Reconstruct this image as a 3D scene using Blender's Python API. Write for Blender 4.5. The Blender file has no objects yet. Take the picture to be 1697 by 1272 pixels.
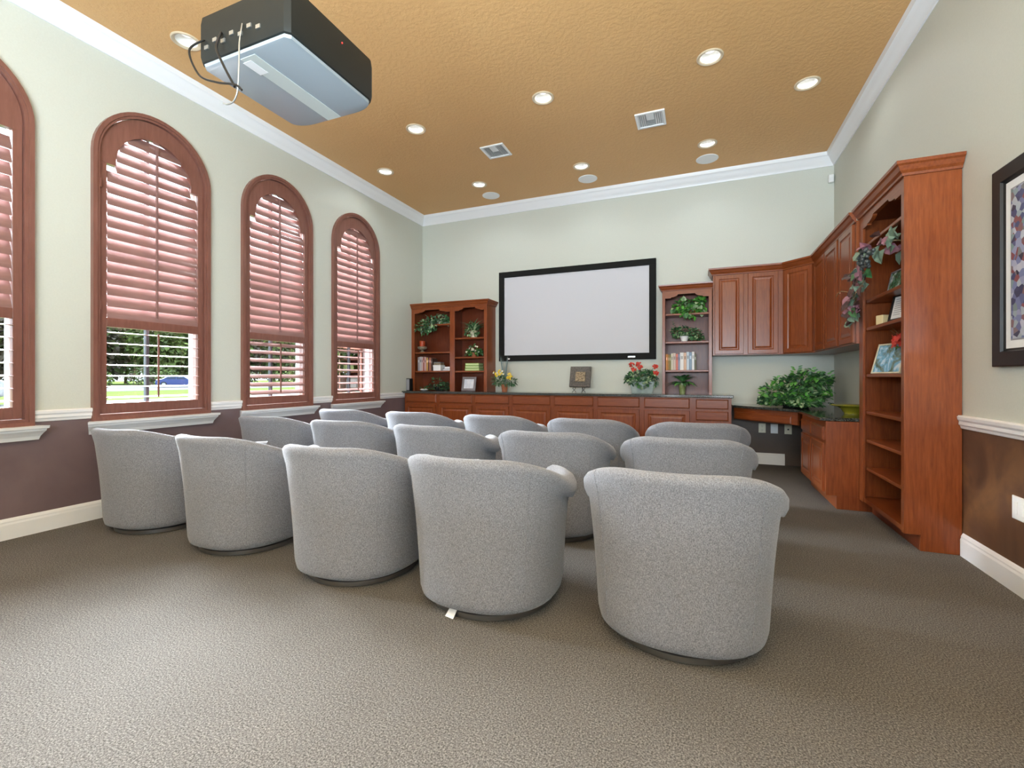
import bpy, bmesh, math, random
from mathutils import Vector, Matrix
random.seed(7)
SC = bpy.context.scene
COL = SC.collection
PI = math.pi
R = math.radians

# ------------------------------------------------------------------ room numbers (metres, camera foot = origin)
XL, XR, YB, YF, ZC = -4.569, 1.575, 6.9235, -4.2, 4.0
EYE = 1.1547

# ================================================================== materials
def new_mat(name):
    m = bpy.data.materials.new(name); m.use_nodes = True
    nt = m.node_tree; b = nt.nodes['Principled BSDF']
    return m, nt, b

def plain(name, col, rough=.5, metal=0, spec=.5, coat=0, emit=None, es=0):
    m, nt, b = new_mat(name)
    b.inputs['Base Color'].default_value = (*col, 1)
    b.inputs['Roughness'].default_value = rough
    b.inputs['Metallic'].default_value = metal
    b.inputs['Specular IOR Level'].default_value = spec
    b.inputs['Coat Weight'].default_value = coat
    b.inputs['Coat Roughness'].default_value = .15
    if emit:
        b.inputs['Emission Color'].default_value = (*emit, 1); b.inputs['Emission Strength'].default_value = es
    return m

def coords(nt, scale, kind='Object'):
    tc = nt.nodes.new('ShaderNodeTexCoord'); mp = nt.nodes.new('ShaderNodeMapping')
    mp.inputs['Scale'].default_value = scale
    nt.links.new(tc.outputs[kind], mp.inputs['Vector'])
    return mp.outputs['Vector']

def noise(nt, vec, scale, detail=4, rough=.55, dist=0):
    n = nt.nodes.new('ShaderNodeTexNoise')
    n.inputs['Scale'].default_value = scale; n.inputs['Detail'].default_value = detail
    n.inputs['Roughness'].default_value = rough; n.inputs['Distortion'].default_value = dist
    nt.links.new(vec, n.inputs['Vector'])
    return n.outputs['Fac']

def ramp(nt, fac, stops):
    r = nt.nodes.new('ShaderNodeValToRGB')
    while len(r.color_ramp.elements) < len(stops): r.color_ramp.elements.new(.5)
    for e, (p, c) in zip(r.color_ramp.elements, stops):
        e.position = p; e.color = (*c, 1)
    nt.links.new(fac, r.inputs['Fac'])
    return r.outputs['Color']

def bump(nt, b, h, strength, dist=.01):
    n = nt.nodes.new('ShaderNodeBump'); n.inputs['Strength'].default_value = strength; n.inputs['Distance'].default_value = dist
    nt.links.new(h, n.inputs['Height']); nt.links.new(n.outputs['Normal'], b.inputs['Normal'])

def tex(name, scale, nscale, stops, rough=.5, detail=4, bmp=0, bd=.01, coat=0, spec=.5, dist=0, kind='Object', nr=.55):
    m, nt, b = new_mat(name)
    v = coords(nt, scale, kind); f = noise(nt, v, nscale, detail, nr, dist)
    nt.links.new(ramp(nt, f, stops), b.inputs['Base Color'])
    b.inputs['Roughness'].default_value = rough; b.inputs['Coat Weight'].default_value = coat
    b.inputs['Coat Roughness'].default_value = .2
    b.inputs['Specular IOR Level'].default_value = spec
    if bmp: bump(nt, b, f, bmp, bd)
    return m

M = {}
M['sage'] = tex('sage_paint', (1,1,1), 90, [(.3,(.545,.560,.490)),(.7,(.570,.585,.515))], .55, 3, .05, .004)
M['brown'] = tex('bronze_faux_finish', (1,1,1), 2.6, [(.28,(.055,.028,.018)),(.5,(.125,.062,.034)),(.66,(.21,.105,.046)),(.8,(.32,.18,.075))], .42, 5, spec=.4, dist=.6)
M['plum'] = tex('plum_brown_finish', (1,1,1), 2.2, [(.3,(.145,.098,.102)),(.7,(.195,.138,.142))], .42, 4, dist=.4)
M['taupe'] = tex('dark_taupe_finish', (1,1,1), 2.2, [(.3,(.050,.032,.022)),(.7,(.085,.055,.036))], .5, 4, dist=.4)
M['trim'] = plain('white_trim_paint', (.80,.80,.80), .32)
M['plastic'] = plain('white_plastic', (.82,.82,.80), .35)
M['ivory'] = plain('ivory_plastic', (.70,.66,.50), .35)
M['black'] = plain('black_satin', (.009,.009,.009), .42, spec=.3)
M['slot'] = plain('dark_slot', (.01,.01,.01), .6)
def ceiling_mat():
    m, nt, b = new_mat('caramel_knockdown_ceiling')
    v = coords(nt, (1,1,1)); f = noise(nt, v, 26, 5, .6); g = noise(nt, v, .7, 2)
    nt.links.new(ramp(nt, g, [(.3,(.650,.372,.148)),(.7,(.680,.395,.162))]), b.inputs['Base Color'])
    b.inputs['Roughness'].default_value = .6
    bump(nt, b, ramp(nt, f, [(.42,(0,0,0)),(.58,(1,1,1))]), .25, .008)
    return m
M['ceiling'] = ceiling_mat()
def carpet_mat():
    m, nt, b = new_mat('brown_grey_carpet')
    v = coords(nt, (1,1,1)); f = noise(nt, v, 165, 3, .8); g = noise(nt, v, 3.2, 3)
    mx = nt.nodes.new('ShaderNodeMix'); mx.data_type = 'RGBA'; mx.blend_type = 'MULTIPLY'; mx.inputs['Factor'].default_value = 1
    nt.links.new(ramp(nt, f, [(.36,(.045,.042,.038)),(.5,(.128,.119,.109)),(.64,(.27,.253,.234))]), mx.inputs[6])
    nt.links.new(ramp(nt, g, [(.3,(.90,.90,.90)),(.7,(1,1,1))]), mx.inputs[7])
    nt.links.new(mx.outputs[2], b.inputs['Base Color'])
    b.inputs['Roughness'].default_value = .95; b.inputs['Specular IOR Level'].default_value = .1
    bump(nt, b, f, .18, .005)
    return m
M['carpet'] = carpet_mat()
def wood(name, a, bcol, c, rough=.32, scale=(14,14,1.1), coat=.16):
    m, nt, b = new_mat(name)
    v = coords(nt, scale); f = noise(nt, v, 5, 8, .62, .4)
    v2 = coords(nt, (1,1,1)); g = noise(nt, v2, 2.2, 3, .5)
    mx = nt.nodes.new('ShaderNodeMix'); mx.data_type = 'RGBA'; mx.blend_type = 'MULTIPLY'; mx.inputs['Factor'].default_value = 1
    nt.links.new(ramp(nt, f, [(.28,a),(.5,bcol),(.74,c)]), mx.inputs[6])
    nt.links.new(ramp(nt, g, [(.25,(.78,.74,.72)),(.75,(1,1,1))]), mx.inputs[7])
    nt.links.new(mx.outputs[2], b.inputs['Base Color'])
    b.inputs['Roughness'].default_value = rough; b.inputs['Coat Weight'].default_value = coat; b.inputs['Coat Roughness'].default_value = .18
    b.inputs['Specular IOR Level'].default_value = .32
    return m
M['cherry'] = wood('cherry_wood', (.170,.036,.0085), (.235,.056,.013), (.295,.080,.019))
M['cherry_h'] = wood('cherry_wood_across', (.170,.036,.0085), (.235,.056,.013), (.295,.080,.019), scale=(1.1,14,14))
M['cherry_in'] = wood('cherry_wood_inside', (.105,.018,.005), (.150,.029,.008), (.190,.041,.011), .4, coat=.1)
M['shutter'] = wood('shutter_wood', (.190,.080,.058), (.225,.096,.072), (.255,.112,.085), .30, (9,9,1), .3)
M['louver'] = wood('louver_wood', (.235,.130,.117), (.265,.150,.135), (.30,.172,.155), .3, (9,1.2,9), .35)
def fabric_mat():
    m, nt, b = new_mat('grey_tweed')
    v = coords(nt, (150,150,520)); f = noise(nt, v, 1, 3, .75)
    v3 = coords(nt, (330,330,150)); f3 = noise(nt, v3, 1, 2, .7)
    ad = nt.nodes.new('ShaderNodeMath'); ad.operation = 'ADD'; nt.links.new(f, ad.inputs[0]); nt.links.new(f3, ad.inputs[1])
    ml = nt.nodes.new('ShaderNodeMath'); ml.operation = 'MULTIPLY'; nt.links.new(ad.outputs[0], ml.inputs[0]); ml.inputs[1].default_value = .5
    nt.links.new(ramp(nt, ml.outputs[0], [(.36,(.100,.101,.112)),(.5,(.212,.215,.236)),(.62,(.330,.334,.362))]), b.inputs['Base Color'])
    b.inputs['Roughness'].default_value = .9; b.inputs['Specular IOR Level'].default_value = .15
    b.inputs['Sheen Weight'].default_value = .25; b.inputs['Sheen Roughness'].default_value = .4
    bump(nt, b, ml.outputs[0], .45, .004)
    return m
M['fabric'] = fabric_mat()
M['chrome'] = plain('dull_steel', (.30,.29,.28), .28, .95)
M['granite'] = tex('dark_speckled_granite', (1,1,1), 160, [(.42,(.010,.012,.011)),(.56,(.035,.04,.034)),(.66,(.20,.19,.15))], .08, 3, coat=.4)
M['screen'] = plain('matte_projection_fabric', (.58,.58,.61), .85, spec=.1)
M['velvet'] = plain('black_velvet', (.013,.013,.012), .8, spec=.15)
M['projector'] = plain('charcoal_plastic', (.014,.016,.015), .45, spec=.22)
M['projector_grey'] = plain('grey_painted_metal', (.34,.39,.42), .25, .2, spec=.4)
M['strip'] = plain('pale_grey_strip', (.52,.57,.54), .35)
M['metal'] = plain('brushed_metal', (.45,.46,.45), .35, .8)
M['zinc'] = tex('weathered_zinc', (1,1,1), 14, [(.3,(.20,.25,.23)),(.7,(.36,.42,.40))], .4, 4)
M['iron'] = plain('wrought_iron', (.03,.028,.025), .5, .4)
M['terracotta'] = tex('terracotta', (1,1,1), 20, [(.3,(.27,.075,.025)),(.7,(.38,.13,.05))], .6)
M['cream'] = tex('cream_ceramic', (1,1,1), 25, [(.3,(.52,.46,.32)),(.7,(.68,.62,.46))], .4)
M['greenpot'] = tex('green_glaze', (1,1,1), 18, [(.3,(.16,.20,.06)),(.7,(.36,.40,.18))], .25)
M['lime'] = plain('lime_paper', (.23,.42,.07), .5)
M['limeedge'] = plain('pale_lime_edge', (.52,.62,.30), .6)
M['bowl'] = plain('olive_yellow_glaze', (.27,.25,.018), .25, coat=.3)
M['soil'] = plain('dark_soil', (.02,.015,.01), .9)
M['wax_red'] = plain('orange_red_wax', (.42,.055,.012), .45)
M['wax'] = plain('ivory_wax', (.72,.60,.33), .5)
M['stone'] = tex('antique_stone', (1,1,1), 30, [(.3,(.12,.09,.055)),(.7,(.33,.27,.18))], .7)
M['paper'] = plain('white_paper', (.78,.78,.77), .7)
M['ink'] = plain('grey_print', (.25,.25,.27), .7)
M['silver'] = plain('pewter_frame', (.22,.22,.23), .35, .6)
M['leaf_d'] = plain('dark_leaf', (0.035,0.096,0.038), .45)
M['leaf_m'] = plain('mid_leaf', (0.065,0.181,0.058), .45)
M['leaf_b'] = plain('bright_leaf', (0.095,0.317,0.047), .42)
M['leaf_p'] = plain('pale_leaf', (0.365,0.486,0.270), .5)
M['leaf_s'] = plain('sage_leaf', (0.168,0.238,0.168), .55)
M['leaf_v'] = plain('mauve_leaf', (0.280,0.119,0.147), .5)
M['leaf_br'] = plain('brown_leaf', (0.072,0.029,0.023), .55)
M['grape'] = plain('dusky_grape', (.055,.062,.060), .35)
M['blade'] = plain('blue_grey_grass', (.14,.20,.20), .5)
M['yellow'] = plain('yellow_petal', (.78,.55,.03), .5)
M['red'] = plain('red_petal', (.52,.035,.018), .5)
M['white_p'] = plain('cream_petal', (.72,.68,.52), .5)
M['twig'] = plain('twig', (.22,.15,.07), .7)
M['stem'] = plain('green_stem', (.05,.09,.03), .6)
M['smoke'] = plain('smoked_glass', (.10,.13,.15), .08, coat=.5)
M['lamp'] = plain('lamp_glow', (1,1,1), .4, emit=(1,.98,.95), es=.45)
M['can'] = plain('white_can', (.85,.84,.80), .3)
M['ringm'] = plain('beige_ring', (.62,.50,.34), .4)
M['speaker'] = plain('white_speaker_grille', (.88,.88,.86), .6)
M['vent_grey'] = plain('vent_grey', (.42,.42,.41), .6)
M['bronze'] = plain('backlit_dark_muntin', (.045,.05,.06), .5)  # for white muntins; their backlit darkness is put into this colour
M['led'] = plain('red_indicator', (.5,.02,.02), .4, emit=(1,.05,.03), es=1)
def glass_mat():
    m = bpy.data.materials.new('window_glass'); m.use_nodes = True; nt = m.node_tree; nt.nodes.clear()
    o = nt.nodes.new('ShaderNodeOutputMaterial'); mx = nt.nodes.new('ShaderNodeMixShader'); f = nt.nodes.new('ShaderNodeFresnel'); f.inputs['IOR'].default_value = 1.35
    t = nt.nodes.new('ShaderNodeBsdfTransparent'); t.inputs['Color'].default_value = (.97,.98,.98,1); g = nt.nodes.new('ShaderNodeBsdfGlossy'); g.inputs['Roughness'].default_value = .02
    nt.links.new(f.outputs[0], mx.inputs[0]); nt.links.new(t.outputs[0], mx.inputs[1]); nt.links.new(g.outputs[0], mx.inputs[2]); nt.links.new(mx.outputs[0], o.inputs['Surface'])
    return m
M['glass'] = glass_mat()
def picture_mat(name, stops, sc=9, voro=True):
    m, nt, b = new_mat(name)
    v = coords(nt, (1,1,1))
    if voro:
        n = nt.nodes.new('ShaderNodeTexVoronoi'); n.inputs['Scale'].default_value = sc; nt.links.new(v, n.inputs['Vector'])
        sp = nt.nodes.new('ShaderNodeSeparateColor'); nt.links.new(n.outputs['Color'], sp.inputs[0]); f = sp.outputs[0]
    else:
        f = noise(nt, v, sc, 5, .6, .5)
    nt.links.new(ramp(nt, f, stops), b.inputs['Base Color']); b.inputs['Roughness'].default_value = .25
    return m
M['art'] = picture_mat('busy_blue_print', [(.0,(.02,.02,.04)),(.25,(.06,.07,.17)),(.45,(.20,.23,.40)),(.62,(.52,.53,.62)),(.78,(.16,.26,.27)),(.95,(.20,.06,.07))], 30)
M['pool'] = picture_mat('blue_landscape_print', [(.34,(.05,.08,.05)),(.43,(.14,.20,.16)),(.50,(.16,.38,.55)),(.56,(.45,.60,.70)),(.63,(.70,.72,.70))], 9, False)
M['parkp'] = picture_mat('green_landscape_print', [(.36,(.03,.08,.04)),(.5,(.07,.20,.09)),(.6,(.30,.40,.36)),(.7,(.70,.72,.70))], 22, False)
M['abstract'] = picture_mat('pale_print', [(.4,(.72,.74,.78)),(.6,(.55,.60,.68))], 12, False)
M['mosaic'] = tex('bronze_relief', (1,1,1), 45, [(.35,(.11,.075,.045)),(.6,(.36,.27,.16))], .45, 3, .4, .006)
M['ridge'] = tex('ridged_bronze', (60,60,60), 1, [(.3,(.075,.062,.050)),(.7,(.17,.145,.12))], .45, 2)
# outside
M['lawn'] = tex('lawn', (1,1,1), .8, [(.3,(.036,.054,.014)),(.7,(.050,.070,.020))], .9, spec=0)
M['asphalt'] = tex('pale_asphalt', (1,1,1), 4, [(.3,(.060,.060,.062)),(.7,(.075,.075,.077))], .9, spec=0)
M['concrete'] = tex('concrete', (1,1,1), 3, [(.3,(.085,.085,.082)),(.7,(.10,.10,.095))], .9, spec=0)
M['mulch'] = tex('mulch', (1,1,1), 3, [(.3,(.04,.018,.013)),(.7,(.065,.034,.024))], .9, spec=0)
M['tree_a'] = plain('olive_tree_leaf', (.10,.125,.055), .8, spec=0)
M['tree_b'] = plain('light_tree_leaf', (.15,.20,.065), .8, spec=0)
M['tree_c'] = plain('brown_tree_leaf', (.15,.125,.095), .8, spec=0)
M['bark'] = plain('bark', (.10,.07,.05), .9, spec=0)
M['carblue'] = plain('blue_car_paint', (.030,.055,.20), .35, coat=.2)
M['carwhite'] = plain('white_car_paint', (.30,.30,.31), .25, coat=.5)
M['carglass'] = plain('car_glass', (.03,.05,.10), .08)
M['tyre'] = plain('tyre_rubber', (.02,.02,.02), .8)
M['stucco'] = plain('yellow_stucco', (.20,.135,.05), .8, spec=0)
def brick_mat():
    m, nt, b = new_mat('red_brick'); v = coords(nt, (0.001,1,1)); t = nt.nodes.new('ShaderNodeTexBrick')
    mp = nt.nodes.new('ShaderNodeMapping'); mp.inputs['Rotation'].default_value = (0, R(90), R(90)); tc = nt.nodes.new('ShaderNodeTexCoord')
    nt.links.new(tc.outputs['Object'], mp.inputs['Vector']); nt.links.new(mp.outputs['Vector'], t.inputs['Vector'])
    t.inputs['Color1'].default_value = (.11,.042,.026,1); t.inputs['Color2'].default_value = (.085,.033,.02,1); t.inputs['Mortar'].default_value = (.14,.12,.10,1); t.inputs['Scale'].default_value = 4
    nt.links.new(t.outputs['Color'], b.inputs['Base Color']); b.inputs['Roughness'].default_value = .9
    return m
M['brick'] = brick_mat()

# ================================================================== mesh building
class MB:
    def __init__(s): s.v = []; s.f = []; s.m = []
    def add(s, vs, fs, mi=0):
        o = len(s.v); s.v += [tuple(p) for p in vs]; s.f += [tuple(i+o for i in f) for f in fs]; s.m += [mi]*len(fs); return s
    def box(s, x0, x1, y0, y1, z0, z1, mi=0):
        return s.add([(x0,y0,z0),(x1,y0,z0),(x1,y1,z0),(x0,y1,z0),(x0,y0,z1),(x1,y0,z1),(x1,y1,z1),(x0,y1,z1)],
                     [(3,2,1,0),(4,5,6,7),(0,1,5,4),(1,2,6,5),(2,3,7,6),(3,0,4,7)], mi)
    def quad(s, a, b, c, d, mi=0): return s.add([a,b,c,d], [(0,1,2,3)], mi)
    def loft(s, rings, cap0=True, cap1=True, closed=True, mi=0):
        n = len(rings[0]); vs = [p for r in rings for p in r]; fs = []
        for i in range(len(rings)-1):
            for j in range(n if closed else n-1):
                a = i*n+j; b = i*n+(j+1) % n
                fs.append((a, b, b+n, a+n))
        if cap0: fs.append(tuple(range(n-1, -1, -1)))
        if cap1: fs.append(tuple(range((len(rings)-1)*n, len(rings)*n)))
        return s.add(vs, fs, mi)
    def lathe(s, prof, seg=28, c=(0,0,0), mi=0, cap0=True, cap1=True):
        rings = [[(c[0]+r*math.cos(2*PI*k/seg), c[1]+r*math.sin(2*PI*k/seg), c[2]+z) for k in range(seg)] for r, z in prof]
        return s.loft(rings, cap0, cap1, True, mi)
    def tube(s, path, r, seg=8, mi=0, cap=True):
        P = [Vector(p) for p in path]; rings = []; prev = None
        for i, p in enumerate(P):
            t = (P[min(i+1, len(P)-1)] - P[max(i-1, 0)]).normalized()
            if prev is None:
                a = Vector((0,0,1)) if abs(t.z) < .9 else Vector((1,0,0)); n = t.cross(a).normalized()
            else:
                n = (prev - t*prev.dot(t)); n = n.normalized() if n.length > 1e-6 else t.orthogonal().normalized()
            prev = n; b = t.cross(n); rr = r[i] if isinstance(r, (list, tuple)) else r
            rings.append([tuple(p + (n*math.cos(2*PI*k/seg) + b*math.sin(2*PI*k/seg))*rr) for k in range(seg)])
        return s.loft(rings, cap, cap, True, mi)
    def prism(s, outline, fn, d0, d1, mi=0):
        """outline of (a,b) points, fn(a,b,d) -> xyz, extruded from d0 to d1"""
        n = len(outline); vs = [fn(a, b, d0) for a, b in outline] + [fn(a, b, d1) for a, b in outline]
        fs = [tuple(range(n-1, -1, -1)), tuple(range(n, 2*n))] + [(i, (i+1) % n, (i+1) % n+n, i+n) for i in range(n)]
        return s.add(vs, fs, mi)
    def rects(s, org, u, v, nrm, w, h, rings, mi=0):
        """raised panel: rectangles (inset, out) lofted along the normal"""
        org, u, v, nrm = map(Vector, (org, u, v, nrm)); rr = []
        for i, o in rings:
            rr.append([tuple(org + u*a + v*b + nrm*o) for a, b in ((i,i),(w-i,i),(w-i,h-i),(i,h-i))])
        return s.loft(rr, True, True, True, mi)
    def ball(s, c, r, seg=8, ring=6, mi=0, sq=(1,1,1)):
        prof = [(math.sin(PI*i/ring), -math.cos(PI*i/ring)) for i in range(ring+1)]
        rings = [[(c[0]+sq[0]*r*max(a,.02)*math.cos(2*PI*k/seg), c[1]+sq[1]*r*max(a,.02)*math.sin(2*PI*k/seg), c[2]+sq[2]*r*z) for k in range(seg)] for a, z in prof]
        return s.loft(rings, True, True, True, mi)
    def leaf(s, p, d, up, L, W, mi=0, fold=.18, droop=.12):
        p, d, up = Vector(p), Vector(d).normalized(), Vector(up)
        sd = d.cross(up)
        if sd.length < 1e-4: sd = d.orthogonal()
        sd.normalize(); n = sd.cross(d).normalized()
        c1 = p + d*L*.38; c2 = p + d*L*.72 - n*L*droop*.5; tip = p + d*L - n*L*droop*1.4
        l1, r1 = c1 + sd*W*.5 + n*W*fold, c1 - sd*W*.5 + n*W*fold
        l2, r2 = c2 + sd*W*.36 + n*W*fold*.7, c2 - sd*W*.36 + n*W*fold*.7
        return s.add([p, l1, c1, r1, l2, c2, r2, tip], [(0,2,1),(0,3,2),(1,2,5,4),(2,3,6,5),(4,5,7),(5,6,7)], mi)

def inv_of(o):
    m = Matrix.Identity(4)
    while o is not None:
        m = Matrix.Translation(o.location) @ o.rotation_euler.to_matrix().to_4x4() @ m; o = o.parent
    return m.inverted()

def obj(name, mb, mats, parent=None, smooth=None, bevel=0, world=False, kind=None, seg=2):
    me = bpy.data.meshes.new(name)
    vs = mb.v
    if world and parent is not None:
        iv = inv_of(parent); vs = [tuple(iv @ Vector(p)) for p in vs]
    me.from_pydata(vs, [], mb.f)
    if not isinstance(mats, (list, tuple)): mats = [mats]
    for m in mats: me.materials.append(m)
    me.polygons.foreach_set('material_index', mb.m)
    bm = bmesh.new(); bm.from_mesh(me); bmesh.ops.recalc_face_normals(bm, faces=bm.faces); bm.to_mesh(me); bm.free()
    if smooth is not None:
        me.polygons.foreach_set('use_smooth', [True]*len(me.polygons)); me.set_sharp_from_angle(angle=R(smooth))
    o = bpy.data.objects.new(name, me); COL.objects.link(o)
    if parent is not None: o.parent = parent
    if bevel:
        b = o.modifiers.new('edge', 'BEVEL'); b.width = bevel; b.segments = seg; b.limit_method = 'ANGLE'; b.angle_limit = R(50); b.harden_normals = False
    if kind: o['kind'] = kind
    return o

def thing(name, label, cat, loc=(0,0,0), rz=0, group=None):
    o = bpy.data.objects.new(name, None); COL.objects.link(o)
    o.location = loc; o.rotation_euler = (0,0,rz); o.empty_display_size = .1
    return tag(o, label, cat, group)
def tag(o, label, cat, group=None):
    o['label'] = label; o['category'] = cat
    if group: o['group'] = group
    return o
def struct(name, mb, mats, **k): return obj(name, mb, mats, kind='structure', **k)
def dup(root, loc, rz, label):
    r = root.copy(); COL.objects.link(r); r.location = loc; r.rotation_euler = (0,0,rz); r['label'] = label
    for ch in list(root.children):
        c = ch.copy(); COL.objects.link(c); c.parent = r
        for g in list(ch.children):
            d = g.copy(); COL.objects.link(d); d.parent = c
    return r

def offs(path, o, closed=False):
    """offset a 2D polyline to its left by o, mitred"""
    n = len(path); out = []
    for i in range(n):
        p = Vector(path[i])
        a = Vector(path[i-1]) if (i > 0 or closed) else None
        b = Vector(path[(i+1) % n]) if (i < n-1 or closed) else None
        d1 = (p-a).normalized() if a is not None else None
        d2 = (b-p).normalized() if b is not None else None
        if d1 is None: d1 = d2
        if d2 is None: d2 = d1
        n1 = Vector((-d1.y, d1.x)); n2 = Vector((-d2.y, d2.x)); m = (n1+n2)
        m = m/(1+n1.dot(n2))
        out.append(p + m*o)
    return out
def sweep(path, prof, fn, closed=False):
    """sections of profile (out, d) swept along a 2D path; fn(a,b,d) -> xyz"""
    cols = [offs(path, o, closed) for o, d in prof]
    secs = [[fn(cols[j][i].x, cols[j][i].y, prof[j][1]) for j in range(len(prof))] for i in range(len(path))]
    if closed: secs.append(secs[0])
    return secs
XYZ = lambda a, b, d: (a, b, d)

# ================================================================== the room shell
BAYS = [(.818, 1.778), (2.128, 3.088), (3.438, 4.398), (4.745, 5.705)]
REAR = []
ZB, ZSP, RO = .80, 3.01, .48                             # bottom of the casing, spring line, outer radius
ZW = .86                                                 # where sage paint meets the brown
def left_wall():
    w = MB(); y = YF
    ho = .045                                            # opening is a little smaller than the casing
    for y0, y1 in sorted(BAYS+REAR):
        a, b = y0+ho, y1-ho; zb = ZB+ho; r = (b-a)/2; c = (a+b)/2; zs = ZSP
        for (p, q) in ((y, a),):
            w.quad((XL,p,0),(XL,q,0),(XL,q,ZW),(XL,p,ZW),1); w.quad((XL,p,ZW),(XL,q,ZW),(XL,q,ZC),(XL,p,ZC),0)
        w.quad((XL,a,0),(XL,b,0),(XL,b,zb),(XL,a,zb),1)
        N = 24; arc = [(c - r*math.cos(PI*k/N), zs + r*math.sin(PI*k/N)) for k in range(N+1)]
        for k in range(N):
            (ya, za), (yb, zb2) = arc[k], arc[k+1]
            w.quad((XL,ya,za),(XL,yb,zb2),(XL,yb,ZC),(XL,ya,ZC),0)
        path = [(a,zb),(a,zs)] + arc[1:-1] + [(b,zs),(b,zb)]
        for k in range(len(path)):
            (ya, za), (yb, zb2) = path[k], path[(k+1) % len(path)]
            w.quad((XL,ya,za),(XL,yb,zb2),(XL-.17,yb,zb2),(XL-.17,ya,za),2)
        y = b
    w.quad((XL,y,0),(XL,YB,0),(XL,YB,ZW),(XL,y,ZW),1); w.quad((XL,y,ZW),(XL,YB,ZW),(XL,YB,ZC),(XL,y,ZC),0)
    return w
struct('wall_left', left_wall(), [M['sage'], M['plum'], M['trim']])
w = MB(); w.quad((XL,YB,0),(XR,YB,0),(XR,YB,ZW-.08),(XL,YB,ZW-.08),1); w.quad((XL,YB,ZW-.08),(XR,YB,ZW-.08),(XR,YB,ZC),(XL,YB,ZC),0)
struct('wall_back', w, [M['sage'], M['taupe']])
w = MB()
for ya, yb, zz in ((YF,4.3,ZW),(4.3,YB,ZW-.08)):
    w.quad((XR,ya,0),(XR,yb,0),(XR,yb,zz),(XR,ya,zz),1); w.quad((XR,ya,zz),(XR,yb,zz),(XR,yb,ZC),(XR,ya,ZC),0)
struct('wall_right', w, [M['sage'], M['brown']])
w = MB(); w.quad((XL,YF,0),(XR,YF,0),(XR,YF,ZC),(XL,YF,ZC))
struct('wall_front', w, M['sage'])
struct('floor', MB().quad((XL,YF,0),(XR,YF,0),(XR,YB,0),(XL,YB,0)), M['carpet'])

# ceiling with round holes for the downlights
LX = [-4.02, -3.01, -1.478, .083, .961]
LIGHTS = [(.083,4.424), (.961,5.179), (-1.478,4.424), (-3.01,4.424), (-4.02,5.179), (-3.01,6.05), (-1.478,6.05), (.083,6.05), (-4.02,2.53)]
HID = [(-3.01,1.6),(-1.478,1.6),(.083,1.6),(-3.01,-1.2),(-1.478,-1.2),(.083,-1.2)]
HT = .11; RH = .083
def ceiling():
    c = MB(); pts = LIGHTS+HID
    xs = sorted({XL, XR} | {round(x+s*HT, 4) for x, _ in pts for s in (-1, 1)}); ys = sorted({YF, YB} | {round(y+s*HT, 4) for _, y in pts for s in (-1, 1)})
    for i in range(len(xs)-1):
        for j in range(len(ys)-1):
            cx, cy = (xs[i]+xs[i+1])/2, (ys[j]+ys[j+1])/2
            hole = any(abs(cx-x) < .02 and abs(cy-y) < .02 for x, y in pts)
            if not hole:
                c.quad((xs[i],ys[j],ZC),(xs[i+1],ys[j],ZC),(xs[i+1],ys[j+1],ZC),(xs[i],ys[j+1],ZC))
            else:
                n = 32; inner = []; outer = []
                for k in range(n):
                    a = 2*PI*(k+.5)/n; ca, sa = math.cos(a), math.sin(a); m = max(abs(ca), abs(sa))
                    inner.append((cx+RH*ca, cy+RH*sa, ZC)); outer.append((cx+HT*ca/m, cy+HT*sa/m, ZC))
                c.loft([inner, outer], False, False)
                for sx in (-1,1):
                    for sy in (-1,1):
                        q = [outer[k] for k in range(n) if abs(math.cos(2*PI*(k+.5)/n)-sx*.707) < .12 and abs(math.sin(2*PI*(k+.5)/n)-sy*.707) < .12]
                        c.add([*q, (cx+sx*HT, cy+sy*HT, ZC)], [tuple(range(len(q)+1))])
    return c
struct('ceiling', ceiling(), M['ceiling'])

# crown moulding round the room, baseboards, chair rails
crown_prof = [(0,3.842),(.012,3.842),(.018,3.862),(.040,3.885),(.062,3.925),(.072,3.945),(.090,3.955),(.096,3.985),(.100,3.999),(0,3.999)]
room = [(XL,YF),(XR,YF),(XR,YB),(XL,YB)]
m = MB(); secs = sweep(room, crown_prof, XYZ, True)
m.loft(secs, False, False); struct('trim_1', m, M['trim'], smooth=35)
base_prof = [(0,0),(.016,0),(.016,.105),(.012,.118),(.012,.128),(.005,.142),(0,.149)]
def straight(name, p, q, prof, mat=M['trim'], **k):
    m = MB(); m.loft(sweep([p, q], prof, XYZ), True, True); return struct(name, m, mat, **k)
straight('baseboard_left', (XL,YB), (XL,YF), base_prof)
straight('baseboard_back', (1.03,YB), (.36,YB), base_prof)
straight('baseboard_right', (XR,YF), (XR,3.845), base_prof)
rail_prof = [(0,.822),(.012,.826),(.016,.842),(.024,.852),(.022,.872),(.030,.884),(.032,.902),(.024,.910),(0,.910)]
edges = [YF] + [v for b in sorted(BAYS+REAR) for v in b] + [YB]
k = 2
for i in range(0, len(edges), 2):
    if edges[i+1] < .4: continue
    straight('trim_%d' % k, (XL,edges[i+1]), (XL,edges[i]), rail_prof); k += 1
straight('trim_%d' % k, (XR,YF), (XR,3.845), rail_prof); k += 1
sill_prof = [(0,.695),(.030,.695),(.036,.712),(.040,.722),(.058,.745),(.074,.762),(.078,.776),(.092,.780),(.096,.800),(0,.800)]
for y0, y1 in BAYS:
    a, b = y0-.062, y1+.062
    cols = []
    for yy, s in ((a, 1), (b, -1)):
        cols.append([(XL+o, yy + s*(.096-o)*.55, z) for o, z in sill_prof])
    m = MB(); m.loft([cols[1], cols[0]], True, True)
    struct('trim_%d' % k, m, M['trim']); k += 1

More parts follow.
